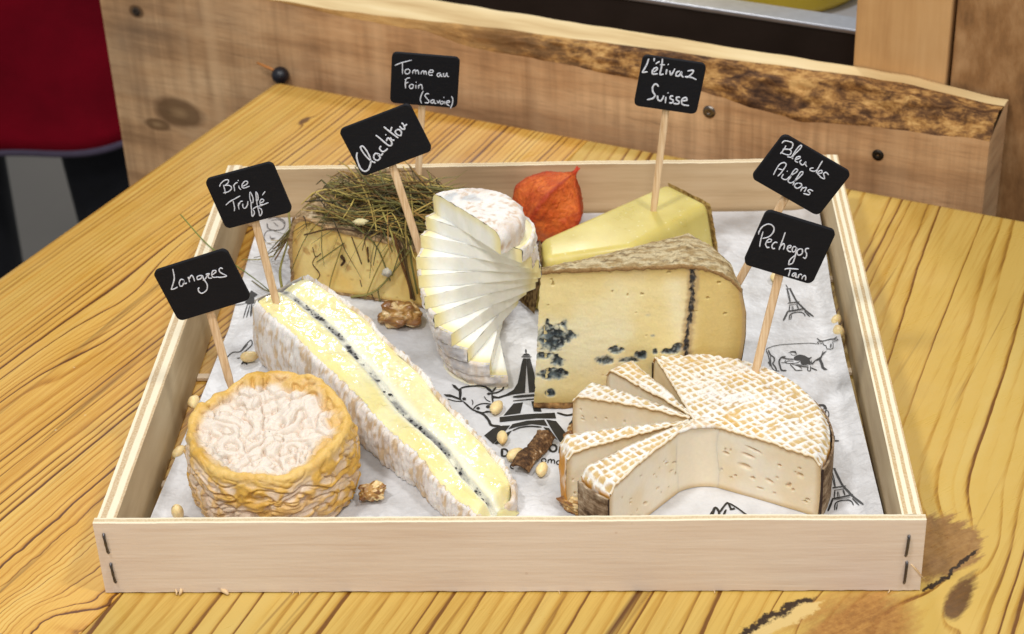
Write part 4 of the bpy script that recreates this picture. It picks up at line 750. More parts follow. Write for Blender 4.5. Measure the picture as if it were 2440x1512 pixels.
# heel end cap (rim rind of the wheel) and soft tip
ss_ = np.linspace(-1, 1, 40); capT = np.array([(Tc[0]*(1+s)-Lc[0]*s) if s < 0 else (Tc[0]*(1-s)+Rc[0]*s) for s in ss_]); bd = (Tc[0]-Tc[12]); bd[2] = 0; bd /= np.linalg.norm(bd)
Gc = np.stack([np.c_[capT[:, :2]+bd[:2]*(.001+.003*math.sin(math.pi*h)), ZP+.0004+(capT[:, 2]-.0005-ZP)*h] for h in np.linspace(0, 1, 24)], 1); Gc += .0007*fbm(Gc*200, 3, 4.)[..., None]*bd
mk('rind', Gc.reshape(-1, 3), quads(40, 24), M_RIND, brie, col=white_rind(Gc, 12., .7))
capT = np.array([(Tc[-1]*(1+s)-Lc[-1]*s) if s < 0 else (Tc[-1]*(1-s)+Rc[-1]*s) for s in ss_]); Gc, TT, SS = brie_strip(-1, 1, 40); e = Gc[-1]; fd = (Tc[-1]-Tc[-12]); fd[2] = 0; fd /= np.linalg.norm(fd)
Gt = np.stack([np.c_[e[:, :2]+fd[:2]*(.0035*(1-h)**.5)*(1-.9*np.exp(-(ss_/.2)**2))[:, None], ZP+.0003+(e[:, 2]-ZP-.0003)*h] for h in np.linspace(0, 1, 14)], 1); Gt[:, -1] = e
mk('tip', Gt.reshape(-1, 3), quads(40, 14), M_BRI, brie, col=np.broadcast_to(lin3(238, 226, 168), Gt.shape))

# --- hay covered tomme
fa = np.array([-.1455, .2825, 0]); fx = np.array([.953, -.303, 0]); fx /= np.linalg.norm(fx); fy = np.array([-fx[1], fx[0], 0])
tomme = thing('cheese', 'half round of yellow cheese with hay covered brown rind', 'cheese', fa+fx*.05+fy*.03+np.array([0, 0, ZP]))
def tp(px, py): p = PL(px, py, fa, fy); return ((p-fa)@fx, p[2])
ol = [tp(703, 690), (.030, ZP+.0002), (.075, ZP+.0002), (.118, ZP+.0002), (.126, ZP+.010), (.127, .045), (.122, .0535), tp(1000, 600), tp(920, 578), tp(840, 560), tp(770, 540), tp(733, 524), tp(708, 523), tp(692, 540), tp(688, 600), tp(692, 655)]
ol = np.array(ol); ol[:, 1] = np.maximum(ol[:, 1], ZP+.0002); ol = resample(crom(ol, 6, True), 260, True)
cen2 = ol.mean(0)
def tw3(o2, d): return fa+np.outer(o2[:, 0], fx)+np.outer(np.broadcast_to(d, len(o2)), fy)+np.outer(o2[:, 1], [0, 0, 1])
nd = 40; rows = []
for k, t in enumerate(np.linspace(0, 1, nd)):
    d = .062*t; shr = 1-.22*sst(.72, 1., t)**1.5; o2 = cen2+(ol-cen2)*np.array([shr, 1]); 
    o2 = o2.copy(); o2[:, 1] = ZP+.0002+(o2[:, 1]-ZP-.0002)*(1-.10*sst(.8, 1, t))
    q3 = tw3(o2, d); nr_ = (ol-cen2); nr_ /= np.linalg.norm(nr_, axis=1)[:, None]
    dd = .0016*fbm(q3*130, 4, 2.)+.0010*fbm(q3*420, 3, 3.)
    o2 = o2+nr_*dd[:, None]; o2[:, 1] = np.maximum(o2[:, 1], ZP+.0002); rows.append(tw3(o2, d+.0008*fbm(q3*300, 3, 5.) if k == 0 else d))
inn = cen2+(ol-cen2)*np.array([.966, .930]); rows.insert(0, tw3(inn, .0006+.0004*fbm(tw3(inn, 0)*300, 2, 4.))); Gm = np.stack(rows, 1)
a = fbm(Gm*110, 4, 21.); b = fbm(Gm*420, 3, 22.); c = mixc(lin3(196, 166, 124)[None, None], lin3(120, 92, 60)[None, None], sst(-.35, .4, a)); c = mixc(c, lin3(222, 202, 168)[None, None], sst(.15, .5, b)*.7); c[:, :3] = mixc(lin3(200, 166, 122)[None, None], lin3(150, 112, 72)[None, None], sst(-.2, .4, b))[:, :3]
mk('rind', Gm.reshape(-1, 3), quads(260, nd+1, True), vmat('tomme_rind', .9, .2, 900, .9, .0012, spec=.2), tomme, col=c)
# back closing face
bk = rows[-1]; mk('rind_back', np.vstack([bk, bk.mean(0)[None]]), [(i, (i+1) % 260, 260) for i in range(260)], vmat('tomme_rind_back', .9, .2, 900, .9, .0012, spec=.2), tomme, col=np.broadcast_to(lin3(150, 120, 84), (261, 3)))
# paste face as rings towards the centre
rg = []; 
for s in np.linspace(1., .0, 40)**.8: rg.append(tw3(cen2+(inn-cen2)*s*1.001+0., .0002*0+.0008))
Gm = np.stack(rg, 1); e_ = np.linspace(1., 0., 40)**.8
Gm += (-fy)*(.0006*np.clip(fbm(Gm*45, 3, 6.), -1, 1)*sst(1., .9, e_)[None])[..., None]
c = mixc(lin3(244, 216, 140)[None, None], lin3(238, 202, 116)[None, None], sst(-.3, .5, fbm(Gm*40, 3, 7.))); c = mixc(c, lin3(206, 158, 76)[None, None], np.broadcast_to(sst(.86, 1., e_)[None], c.shape[:2])*.75)
hol = sst(.55, .62, fbm(Gm*150, 2, 31.)); c = mixc(c, lin3(178, 124, 54)[None, None], hol*.6)
mk('paste', Gm.reshape(-1, 3), quads(260, 40, True), vmat('tomme_paste', .38, .04, 500, .15, .0006, sss=.4, ssss=.004, sssr=(1, .65, .25), spec=.45), tomme, col=c)
# hay
HC = [lin3(128, 120, 62), lin3(160, 146, 76), lin3(104, 98, 54), lin3(186, 156, 80), lin3(104, 78, 42), lin3(66, 58, 36), lin3(196, 172, 92), lin3(122, 116, 70), lin3(158, 120, 62)]
mb = MB()
def topz(x): return np.interp(x, ol[np.argsort(ol[:, 0])][:, 0], 0*ol[:, 0]+.0)
tx = np.array([0, .006, .02, .05, .09, .125]); tzv = np.array([.046, .055, .057, .0555, .0545, .053])
for k in range(520):
    L = rng.uniform(.012, .062)*(1. if rng.random() < .8 else 1.35); x0 = rng.normal(.058, .030); y0 = rng.uniform(.004, .060); an = rng.normal(-.05, .5) if rng.random() < .8 else rng.uniform(-1.5, 1.5)
    lay = rng.random()**1.3*.017*math.exp(-((x0-.058)/.040)**2)*math.exp(-((y0-.036)/.024)**2)+.0006
    s = np.linspace(-.5, .5, 7); cx = x0+s*L*math.cos(an); cy = y0+s*L*math.sin(an)+rng.normal(0, .05)*L*(s*2)**2
    zb = np.interp(cx, tx, tzv); zz_ = zb+lay+rng.normal(0, .0034)*s*2+rng.normal(0, .06)*L*(1-(2*s)**2)*.6
    over = np.maximum(0, -cx)*1.2+np.maximum(0, -cy-.001)*1.6; zz_ = np.maximum(zz_-over, zb*0+ZP+.002); cy = np.maximum(cy, -.006); cy = np.minimum(cy, .074)
    pts = fa+np.outer(cx, fx)+np.outer(cy, fy)+np.outer(zz_, [0, 0, 1]); pts[:, 1] = np.minimum(pts[:, 1], .374); pts[:, 0] = np.minimum(pts[:, 0], -.036+.004*rng.random())
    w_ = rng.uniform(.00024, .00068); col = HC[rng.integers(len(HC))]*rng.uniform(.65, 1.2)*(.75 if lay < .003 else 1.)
    mb.tube(pts, w_*np.array([.6, .9, 1, 1, 1, .9, .35]), 5, np.tile(col, (35, 1)), flat=rng.uniform(.3, .9), cap=False)
# bits clinging to the cut face and hanging over the left side (read off the photograph)
def cling(pp, w_, col, off=.0012):
    q = np.array([PL(a, b, fa-fy*off, fy) for a, b in pp]); q[:, 2] = np.maximum(q[:, 2], ZP+.001); mb.tube(crom(q, 5), w_, 5, np.tile(col, (5*len(crom(q, 5)), 1)), flat=.6, cap=False)
gd, bd_, yl = lin3(104, 104, 56), lin3(78, 54, 32), lin3(186, 166, 92)
for pp, w_, cl_ in ([[(790, 500), (730, 565), (692, 650)], .0004, gd], [[(835, 530), (895, 585), (930, 670)], .0006, gd], [[(755, 625), (820, 580)], .0006, gd], [[(745, 590), (752, 612), (765, 605)], .0005, bd_], [[(752, 612), (745, 630), (762, 655), (745, 672), (710, 668)], .0005, bd_], [[(815, 585), (790, 660), (783, 700)], .0006, yl*.7], [[(838, 565), (862, 630)], .0006, bd_], [[(876, 590), (878, 625)], .0009, bd_], [[(955, 540), (900, 640), (870, 720)], .0006, yl*.75], [[(910, 545), (935, 600)], .0006, gd],
                        [[(980, 592), (900, 690), (840, 738)], .0011, lin3(142, 134, 78)], [[(950, 575), (965, 625), (985, 712)], .0012, bd_], [[(962, 570), (970, 640), (988, 715)], .0014, lin3(92, 76, 44)], [[(978, 572), (980, 620), (995, 700)], .0011, gd], [[(940, 560), (955, 620), (975, 680), (980, 712)], .0013, lin3(110, 74, 40)], [[(900, 690), (906, 722)], .0007, gd], [[(885, 700), (893, 728)], .0006, bd_], [[(858, 668), (862, 684)], .0005, bd_], [[(725, 560), (800, 545), (880, 560)], .0008, bd_], [[(812, 610), (820, 622), (814, 632)], .0014, bd_*.7]): cling(pp, w_, cl_)
hay = mb.build('hay', vmat('dried_hay', .7, .2, 1500, .3, .0003, sss=0, spec=.3), tomme); hay['kind'] = 'stuff'
crm = vmat('cheese_crumb', .6, .1, 900, .5, .0006, sss=.2)
def crumb(center, r, col, name, label, sq=(1, .8, .5), seed=1., parent=None):
    t = np.linspace(0, math.pi, 12); p = np.linspace(0, 2*math.pi, 20, endpoint=False); TT, PPh = np.meshgrid(p, t, indexing='ij')
    d = np.stack([np.sin(PPh)*np.cos(TT), np.sin(PPh)*np.sin(TT), np.cos(PPh)], -1); rad = r*(1+.45*fbm(d*2.2, 3, seed))
    V = center+d*rad[..., None]*np.array(sq); o = mk(name, V.reshape(-1, 3), quads(20, 12, True), crm, parent, col=np.broadcast_to(col, V.shape), base=None if parent else center)
    if parent is None: tag(o, label, 'crumb')
    return o
crumb(PL(860, 540, fa-fy*.001, fy)+np.array([0, 0, .003]), .0042, lin3(214, 200, 150), 'cheese_crumb', 'pale cheese crumb lying on the hay near the cut edge', (1, .6, .45), 2.)
crumb(PL(922, 650, fa-fy*.0022, fy), .0030, lin3(196, 190, 174), 'cheese_crumb', 'grey white cheese crumb stuck to the cut face of the hay cheese', (1, .6, .9), 5.)
# loose straws at the left of the tomme
for (pp, zz2, w_, cl_, lb) in (([(430, 512), (500, 588), (600, 660), (650, 700)], [.050, .046, .030, .012], .00055, lin3(112, 122, 50), 'long thin green grass straw leaning over the left crate side'),
                               ([(688, 505), (690, 560), (668, 640), (672, 690)], [.052, .040, .022, .010], .0009, lin3(150, 140, 70), 'bent yellow green straw hanging at the left end of the hay cheese'),
                               ([(655, 620), (690, 560), (700, 520)], [.012, .030, .050], .0010, lin3(132, 96, 50), 'brown straw leaning against the left end of the hay cheese'),
                               ([(600, 670), (640, 695), (690, 700)], [.012, .011, .010], .0007, lin3(104, 96, 58), 'short olive straw lying on the paper beside the hay cheese')):
    q = np.array([P(a, b, z) for (a, b), z in zip(pp, zz2)]); mb = MB(); C_ = crom(q, 6); mb.tube(C_, w_*np.linspace(.8, 1., len(C_)), 6, flat=.6); o = mb.build('straw', plain('straw_'+str(len(lb)), tuple(cl_)+(1,), .7), base=q[-1]); tag(o, lb, 'straw')

# --- goat cheese cut into a spiral of half round slices
clac = thing('cheese', 'tall white goat cheese cut in half round slices turned like a fan', 'cheese', (-.016, .2, ZP))
NS = 11; Rk = .0345; thk = (.1045-ZP)/(NS-1+1.55)
M_CLP = vmat('goat_paste', .42, .02, 500, .12, .0005, sss=.45, ssss=.004, sssr=(1, .85, .6), spec=.4)
for k in range(NS):
    z0 = ZP+.0003+k*thk; z1 = z0+thk*(1. if k < NS-1 else 1.55)-.00012; f = k/(NS-1); ang = math.radians(99-150*f+(0 if k in (0, NS-1) else [1.6, -1.2, .8, -1.9, 1.1, -.6, 1.7, -1.4, .5][k-1]))
    cx, cy = np.interp(f, [0, .5, .9, 1], [-.0120, -.0215, -.0245, -.0280]), np.interp(f, [0, .5, .9, 1], [.2010, .2005, .1990, .1990])
    ux = np.array([math.cos(ang), math.sin(ang), 0]); bk_ = np.array([-math.sin(ang), math.cos(ang), 0]); o0 = np.array([cx, cy, 0])
    na_ = 72; aa = np.linspace(0, math.pi, na_); last = k == NS-1
    edge_r = Rk*(1+.016*n1(aa*3+k*.35, 3.)+.008*n1(aa*14, k+1.))*(1-.07*(f > .95)); pr2 = lambda r, a: o0+np.outer(np.cos(a)*r, ux)+np.outer(np.sin(a)*r, bk_)
    rad = np.linspace(0, 1, 18); rmax = edge_r-.0001
    def col_r(rr): return mixc(lin3(252, 249, 238)[None], lin3(246, 228, 160)[None], .9*sst(.68, .97, rr))
    mb = MB()
    if not last:
        Gt = np.stack([np.c_[pr2(rmax*s, aa)[:, :2], np.full(na_, z1)+.00012*n1(aa*5, k)] for s in rad], 1); mb.grid(Gt, np.stack([col_r(np.full(na_, s)) for s in rad], 1).reshape(-1, 3), flip=True)
    xs = np.linspace(-1, 1, 70); hs_ = np.linspace(0, 1, 7); wv_ = .00025*n1(xs*6, k+20.)
    ztop_l = lambda xx: z1+.0008*(1-np.clip(np.abs(xx)/(Rk*.93-.0026), 0, 1)**6)
    rows_ = []
    for h in hs_:
        shr = .0026*sst(.7, 1., h)**1.6 if last else 0.
        Lx = np.where(xs < 0, rmax[-1]+.0005-shr, rmax[0]+.0005-shr)*xs
        zrow = np.full(70, z0+(z1-z0)*h) if not last else z0+(ztop_l(Lx)+.0009*fbm(np.c_[(o0+np.outer(Lx, ux))[:, :2], z1+Lx*0]*120, 4, 3.)-.0001-z0)*h
        rows_.append(np.c_[(o0+np.outer(Lx, ux)-np.outer(wv_*2+.00035*n1(xs*7+h*2, k+40., 3)+.00012*n1(xs*40+h, k+60.), bk_))[:, :2], zrow+(.00025*n1(xs*18, k+70., 3) if h > .9 else 0)])
    Gf = np.stack(rows_, 1)
    cf = np.stack([mixc(col_r(np.abs(xs)), lin3(248, 232, 170)[None], (.75*sst(.55, 1., np.full(70, h)) if last else np.zeros(70))) for h in hs_], 1)
    mb.grid(Gf, cf.reshape(-1, 3)); bt = np.c_[pr2(rmax, aa)[:, :2], np.full(na_, z0)]; mb.add(np.vstack([bt, [[cx, cy, z0]]]), [(i, i+1, na_) for i in range(na_-1)], np.tile(lin3(248, 240, 214), (na_+1, 1)))
    sl = mb.build('slice', M_CLP, clac)
    # rind: outer wall (and bloomy top on the uppermost slice)
    rows = []; m = 9
    for h in np.linspace(0, 1, m):
        r = edge_r+.0004*math.sin(math.pi*h)
        if last: r = r-.0026*sst(.7, 1., h)**1.6
        if k == 0: r = r-.0022*(1-sst(0, .6, h))
        p = np.c_[pr2(r, aa)[:, :2], np.full(na_, z0+(z1-z0)*h)]; d = .0010*fbm(p*180, 3, k*1.)+.0009*fbm(p*480, 3, k+2.)
        p[:, :2] = pr2(r+d, aa)[:, :2]
        if h == 1. and not last: p[:, 2] += .0007*n1(aa*26, k, 3)
        rows.append(p)
    if not last: rows.append(np.c_[pr2(edge_r-.0016-.0005*n1(aa*25, k+7), aa)[:, :2], np.full(na_, z1+.00022)])
    else:
        for s in np.linspace(.97, 0, 26):
            p = pr2((edge_r-.0026)*s, aa); p[:, 2] = z1+.0008*(1-s**6)+0.; p[:, 2] += .0009*fbm(p*120, 4, 3.)+.0004*fbm(p*500, 3, 5.); rows.append(p)
    Gr = np.stack(rows, 1); c = white_rind(Gr, 30., .55 if not last else .35, (.7*(1-sst(.1, .5, f)) if not last else .0))
    if last:
        c = mixc(c, lin3(238, 232, 224)[None, None], np.broadcast_to(sst(10, 16, np.arange(Gr.shape[1]))[None], c.shape[:2])*.75); c = mixc(c, lin3(196, 152, 98)[None, None], sst(.12, .42, fbm(Gr*260, 4, 8.))*.65)
        c = mixc(c, lin3(176, 182, 186)[None, None], sst(.3, .6, fbm(Gr*75, 2, 18.))*.6)
    mk('rind', Gr.reshape(-1, 3), quads(na_, Gr.shape[1]), M_RIND, sl, col=c)

# --- smooth yellow hard cheese
ev = {k: P(*q_, .0475) for k, q_ in dict(A=(1292, 566), B=(1588, 437), C=(1690, 484), D=(1298, 618)).items()}
etz = thing('cheese', 'smooth yellow hard cheese block with brown rind end', 'cheese', np.array([.06, .29, ZP]))
evE = P(1512, 588, .0475); topq = [ev['D'], evE, ev['C'], ev['B']+np.array([0, 0, .001]), ev['A']]
botq = [np.array([q_[0]+dx, q_[1]+dy, ZP+.0003]) for q_, (dx, dy) in zip(topq, ((-.006, .001), (.002, -.004), (.006, -.004), (.004, .012), (-.017, -.004)))]
def patch(a, b, c_, d, nu, nv): u = np.linspace(0, 1, nu)[:, None, None]; v = np.linspace(0, 1, nv)[None, :, None]; return (a*(1-u)+b*u)*(1-v)+(d*(1-u)+c_*u)*v
ctr = np.array([.06, .29, .03])
g = G('hard_cheese_paste'); co = g.coord('Object'); na = g.noise(co, 40., 4.); nb = g.noise(co, 700., 3.); c = g.ramp(na, [(.3, lin(204, 184, 100)), (.6, lin(216, 198, 114)), (.75, lin(222, 206, 128))]); c = g.mix(g.mr(g.voro(co, 190.), .08, .14, .55, 0.), c, lin(236, 226, 176))
M_ETZ = g.out(c, g.mr(na, .3, .7, .25, .42), g.bump(g.add(g.mul(na, .25), g.mul(nb, .08)), .3, .002), .5, sss=.4, sssr=(1, .8, .25), ssss=.005)
o = mk('paste', topq+botq, [(0, 1, 2, 3, 4), (9, 8, 7, 6, 5)]+[(i, i+5, (i+1) % 5+5, (i+1) % 5) for i in range(5)], M_ETZ, etz); bevel(o, .0055, 6)
for i, j, sd in ((2, 3, 4.), (4, 0, 9.)):
    Gp = patch(topq[i]-np.array([0, 0, .0012]), topq[j]-np.array([0, 0, .0012]), botq[j], botq[i], 40, 40); n_ = normals(Gp); n_ *= np.sign(((Gp-ctr)*n_).sum(-1).mean()); Gp = Gp+n_*(.0012+.0009*fbm(Gp*160, 4, sd))[..., None]
    cell = fbm(Gp*330, 3, sd); c = mixc(lin3(176, 148, 100)[None, None], lin3(84, 62, 38)[None, None], sst(-.25, .35, cell)) if i == 4 else mixc(lin3(206, 176, 112)[None, None], lin3(150, 116, 66)[None, None], sst(-.25, .35, cell))
    mk('rind', Gp.reshape(-1, 3), quads(40, 40), vmat('hard_rind', .85, .2, 700, .8, .001, spec=.2), etz, col=c)

# --- blue veined wedge
by = .1480; bo_ = np.array([0, by, 0]); bn = np.array([0, 1., 0])
bleu = thing('cheese', 'tall pale yellow wedge with blue veins and grey brown rind', 'cheese', np.array([.07, .17, ZP]))
bx = lambda px, py: PL(px, py, bo_, bn)
lft = np.array([bx(*q_)[[0, 2]] for q_ in ((1291, 640), (1284, 720), (1281, 800), (1277, 880), (1271, 978))]); rgt = np.array([bx(*q_)[[0, 2]] for q_ in ((1700, 640), (1748, 668), (1768, 700), (1777, 745), (1776, 800), (1768, 850), (1752, 910), (1735, 965))])
zb0, zt0 = ZP+.0022, bx(1291, 641)[2]
nbx, nbz = 250, 170; bb = np.linspace(0, 1, nbz)
def xl(z): return np.interp(z, lft[::-1, 1], lft[::-1, 0])
def ztop_b(s): return zt0+np.interp(s, [0, .05, .7, .80, .88, .94, 1.], [-.0008, 0, .0022, .001, -.0022, -.0062, -.0135])
def xr(z): return np.interp(z, rgt[::-1, 1], rgt[::-1, 0])
Gf = np.zeros((nbx, nbz, 3)); sx = np.linspace(0, 1, nbx)
xref0, xref1 = lft[0, 0], rgt[2, 0]
for i, s in enumerate(sx):
    ztp = ztop_b(s); z = zb0+(ztp-zb0)*bb; x0 = xl(z); x1 = xr(np.clip(z, rgt[:, 1].min(), rgt[2, 1])); Gf[i, :, 0] = x0+(x1-x0)*s; Gf[i, :, 2] = z
Gf[..., 1] = by
pxy = lambda px, py: bx(px, py)[[0, 2]]
Q = Gf[..., [0, 2]]; nzf = fbm(Gf*np.array([300, 1, 300]), 4, 2.); nzc = fbm(Gf*np.array([110, 1, 110]), 4, 3.)
blue = np.zeros(Gf.shape[:2])
for (px, py, rx, rz_, st_) in ((1316, 808, 44, 36, 1.), (1292, 850, 30, 10, .8), (1350, 800, 34, 14, .6), (1305, 770, 8, 14, .5), (1345, 775, 10, 20, .6), (1322, 855, 18, 14, .6), (1318, 893, 40, 17, 1.), (1330, 865, 22, 13, .7), (1312, 937, 15, 12, .9), (1440, 858, 26, 15, .75), (1468, 835, 20, 11, .8), (1500, 858, 34, 9, .75), (1527, 848, 18, 14, 1.), (1560, 838, 10, 9, .6), (1595, 838, 26, 9, .8), (1545, 752, 9, 7, .35), (1555, 800, 8, 7, .3), (1620, 830, 22, 14, .8)):
    c0 = pxy(px, py); d = np.sqrt(((Q[..., 0]-c0[0])/(rx/4350))**2+((Q[..., 1]-c0[1])/(rz_/3800))**2); blue = np.maximum(blue, st_*np.clip(1.15-d, 0, 1))
bm = sst(.20, .66, blue*1.1+.75*nzf*np.clip(blue*3, 0, 1)+.25*nzc*np.clip(blue*3, 0, 1)); halo = sst(.02, .7, blue)
vl = np.array([pxy(*q_) for q_ in ((1652, 628), (1651, 680), (1648, 730), (1640, 780), (1636, 830), (1634, 870), (1630, 960))]); vx = np.interp(Q[..., 1], vl[::-1, 1], vl[::-1, 0]); dv = np.abs(Q[..., 0]-vx+.0013*fbm(Gf*np.array([260, 1, 260]), 3, 6.)); vein = sst(.0016, .0006, dv+.0010*nzf+.0004*nzc); vhal = sst(.0042, .0018, dv)
eyes = sst(.76, .82, fbm(Gf*np.array([150, 1, 220]), 2, 14.))*(1-halo)
ht_rel = (Q[..., 1]-zb0)/(zt0-zb0); edg = np.maximum(sst(.86, 1., ht_rel), np.maximum(sst(.14, 0., ht_rel), sst(.9, 1., np.broadcast_to(sx[:, None], ht_rel.shape))))
c = mixc(lin3(249, 235, 192)[None, None], lin3(243, 223, 162)[None, None], sst(-.3, .4, fbm(Gf*np.array([22, 1, 22]), 3, 9.)+.5*(np.abs(ht_rel-.5)*2-.5)))
c = mixc(c, lin3(218, 186, 98)[None, None], .75*sst(.66, .80, np.broadcast_to(sx[:, None], ht_rel.shape))); c = mixc(c, lin3(194, 160, 86)[None, None], edg*.75); c = mixc(c, lin3(196, 198, 180)[None, None], halo*.7); c = mixc(c, lin3(140, 150, 150)[None, None], sst(.12, .42, blue*1.1+.5*nzf*np.clip(blue*3, 0, 1))*.7)
c = mixc(c, lin3(214, 186, 116)[None, None], eyes*.8); bc = mixc(lin3(92, 102, 104)[None, None], lin3(36, 43, 48)[None, None], sst(-.2, .35, nzc+.6*nzf)); bc = mixc(bc, lin3(196, 198, 190)[None, None], sst(.28, .5, nzf)*.6); c = mixc(c, bc, bm)
c = mixc(c, lin3(186, 158, 116)[None, None], vhal*.85); c = mixc(c, mixc(lin3(54, 52, 54)[None, None], lin3(142, 130, 114)[None, None], sst(-.05, .35, nzf)), vein)
c = mixc(c, lin3(186, 156, 112)[None, None], np.broadcast_to(sst(.978, .99, sx+0*sx)[:, None], c.shape[:2])*.9)
Gf[..., 1] += -.0006*fbm(Gf*np.array([40, 1, 40]), 3, 12.)+.0016*bm*(.6+nzf)+.0020*vein*(.7+.6*nzf)+.0013*eyes-.00012*nzf+.0009*sst(.985, 1., np.abs(2*ht_rel-1))
Gf[:, :, 0] += (.0006*fbm(Gf*np.array([1, 1, 420]), 3, 15.)*sst(.02, 0., sx)[:, None])
mk('paste', Gf.reshape(-1, 3), quads(nbx, nbz), vmat('blue_cheese_paste', .42, .04, 800, .3, .0006, sss=.4, ssss=.004, sssr=(1, .75, .35), spec=.4), bleu, col=c)
apx = P(1640, 553, zt0+.0015); M_BRD = vmat('dry_grey_rind', .9, .18, 800, .9, .0012, spec=.15)
fr = np.stack([np.r_[xl(ztop_b(s))+(xref1-xl(ztop_b(s)))*s, by-.0012, ztop_b(s)] for s in sx[::2]]); tipb = fr[0]+np.array([0, .002, 0])
# top rind: from the front edge back to a line tip -> apex -> right shoulder
endR = np.array([xref1-.0015, by+.003, ztop_b(1.)])
bkx = np.interp(np.linspace(0, 1, len(fr)), [0, .70, .80, .90, 1.], [tipb[0], apx[0], apx[0]+.012, apx[0]+.022, endR[0]]); bky = np.interp(np.linspace(0, 1, len(fr)), [0, .70, .80, .90, 1.], [tipb[1], apx[1], apx[1]-.011, apx[1]-.026, endR[1]]); bkz = np.interp(np.linspace(0, 1, len(fr)), [0, .70, .8, .9, 1.], [tipb[2], apx[2]-.001, apx[2]-.003, apx[2]-.006, endR[2]])
bkl = np.c_[bkx, bky, bkz]; rows = [np.c_[fr[:, 0], fr[:, 1]+.0008, fr[:, 2]-.0028-.0010*n1(sx[::2]*45, 4., 3)]]
for t in np.linspace(0, 1, 44): rows.append(fr*(1-t)+bkl*t+np.array([0, 0, .0016*math.sin(math.pi*t)]))
Gr = np.stack(rows, 1); nz_ = fbm(Gr*170, 4, 5.); Gr[:, 1:, 2] += (.0009*nz_+.0008*fbm(Gr*520, 3, 6.))[:, 1:]; Gr[:, 1, 1] += .0007*n1(sx[::2]*60, 9., 3)
rc_ = lambda Gr, s: mixc(mixc(lin3(204, 186, 148)[None, None], lin3(164, 138, 96)[None, None], sst(-.3, .35, fbm(Gr*np.array([130, 300, 130]), 4, s))), lin3(112, 90, 62)[None, None], .7*sst(.18, .45, fbm(Gr*np.array([260, 460, 260]), 3, s+1)))
c = rc_(Gr, 7.); c[:, 0] = lin3(150, 114, 72); c[:, 1] = lin3(176, 142, 96)
mk('rind', Gr.reshape(-1, 3), quads(len(fr), 45), M_BRD, bleu, col=c)
# outer rind wall (right side, apex to front) and hidden back cut
k0 = int(len(fr)*.70); arc = bkl[k0:]; 
Gw = np.stack([np.c_[arc[:, :2]+np.array([.0035, .001])*math.sin(math.pi*h)*np.linspace(.6, 1, len(arc))[:, None], arc[:, 2]*h+(1-h)*(ZP+.0004)] for h in np.linspace(0, 1, 30)], 1)
endc = np.stack([np.stack([Gf[-1, int(h*(nbz-1)), :]+np.array([.0003, -.0006, 0]) for h in np.linspace(0, 1, 30)])], 0); Gw = np.concatenate([Gw, endc], 0); Gw[:-1, :, 0] += .0009*fbm(Gw*170, 4, 8.)[:-1]
mk('rind', Gw.reshape(-1, 3), quads(Gw.shape[0], 30), M_BRD, bleu, col=rc_(Gw, 12.))
bc_ = bkl[:k0+1]; Gw = np.stack([np.c_[bc_[:, :2], bc_[:, 2]*h+(1-h)*(ZP+.0004)] for h in np.linspace(0, 1, 20)], 1); mk('cut_face', Gw.reshape(-1, 3), quads(k0+1, 20), vmat('blue_cheese_back', .45, .05, 800, .3, .0006, sss=.3, spec=.4), bleu, col=np.broadcast_to(lin3(238, 216, 156), Gw.shape))
# ragged bottom rind lip
rows = []; sb = np.linspace(0, 1, 160); xb = xl(zb0)+(rgt[-1, 0]-xl(zb0))*sb
for j, (yy, zz_) in enumerate(((by+.004, ZP+.0003), (by-.0012, ZP+.0002), (by-.0018, ZP+.0014), (by-.0004, ZP+.0030), (by+.002, ZP+.0034))): rows.append(np.c_[xb, yy+.0010*n1(sb*26+j*.3, 3., 3), zz_+.0005*np.abs(n1(sb*40+j, 8., 3))])
Gr = np.stack(rows, 1); mk('rind', Gr.reshape(-1, 3), quads(160, 5), M_BRD, bleu, col=mixc(lin3(170, 128, 78)[None, None], lin3(98, 70, 44)[None, None], sst(-.3, .3, fbm(Gr*110, 4, 3.))))

# --- lattice topped wheel with fanned slices and bark girdle
pcn = np.array([.0940, .0785]); Rp = .0690; zh0, zh1 = ZP+.0003, .0455
pech = thing('cheese', 'cut soft wheel with white lattice rind, fanned slices and bark girdle', 'cheese', np.array([pcn[0], pcn[1], ZP]))
M_LAT = vmat('lattice_rind', .62, .08, 1300, .5, .0006, sss=.2, ssss=.002, spec=.35, roughvar=.1)
M_PEP = vmat('soft_paste', .36, .025, 500, .15, .0006, sss=.5, ssss=.004, sssr=(1, .75, .45), spec=.45)
g = G('spruce_bark'); co = g.coord('Object'); a_ = g.noise(g.vscale(co, (150, 150, 170)), 1., 6., .7); b_ = g.noise(g.vscale(co, (28, 28, 300)), 1., 5., .65)
M_SPB = g.out(g.ramp(g.add(g.mul(a_, .6), g.mul(b_, .5)), [(.36, lin(50, 36, 26)), (.48, lin(108, 84, 60)), (.58, lin(160, 136, 108)), (.70, lin(206, 188, 162))]), .8, g.bump(g.add(a_, b_), .9, .0016), .2)
g = G('bark_edge'); nz = g.noise(g.coord(), 600, 3); M_BKE = g.out(g.mix(nz, lin(34, 20, 14), lin(66, 42, 28)), .8)
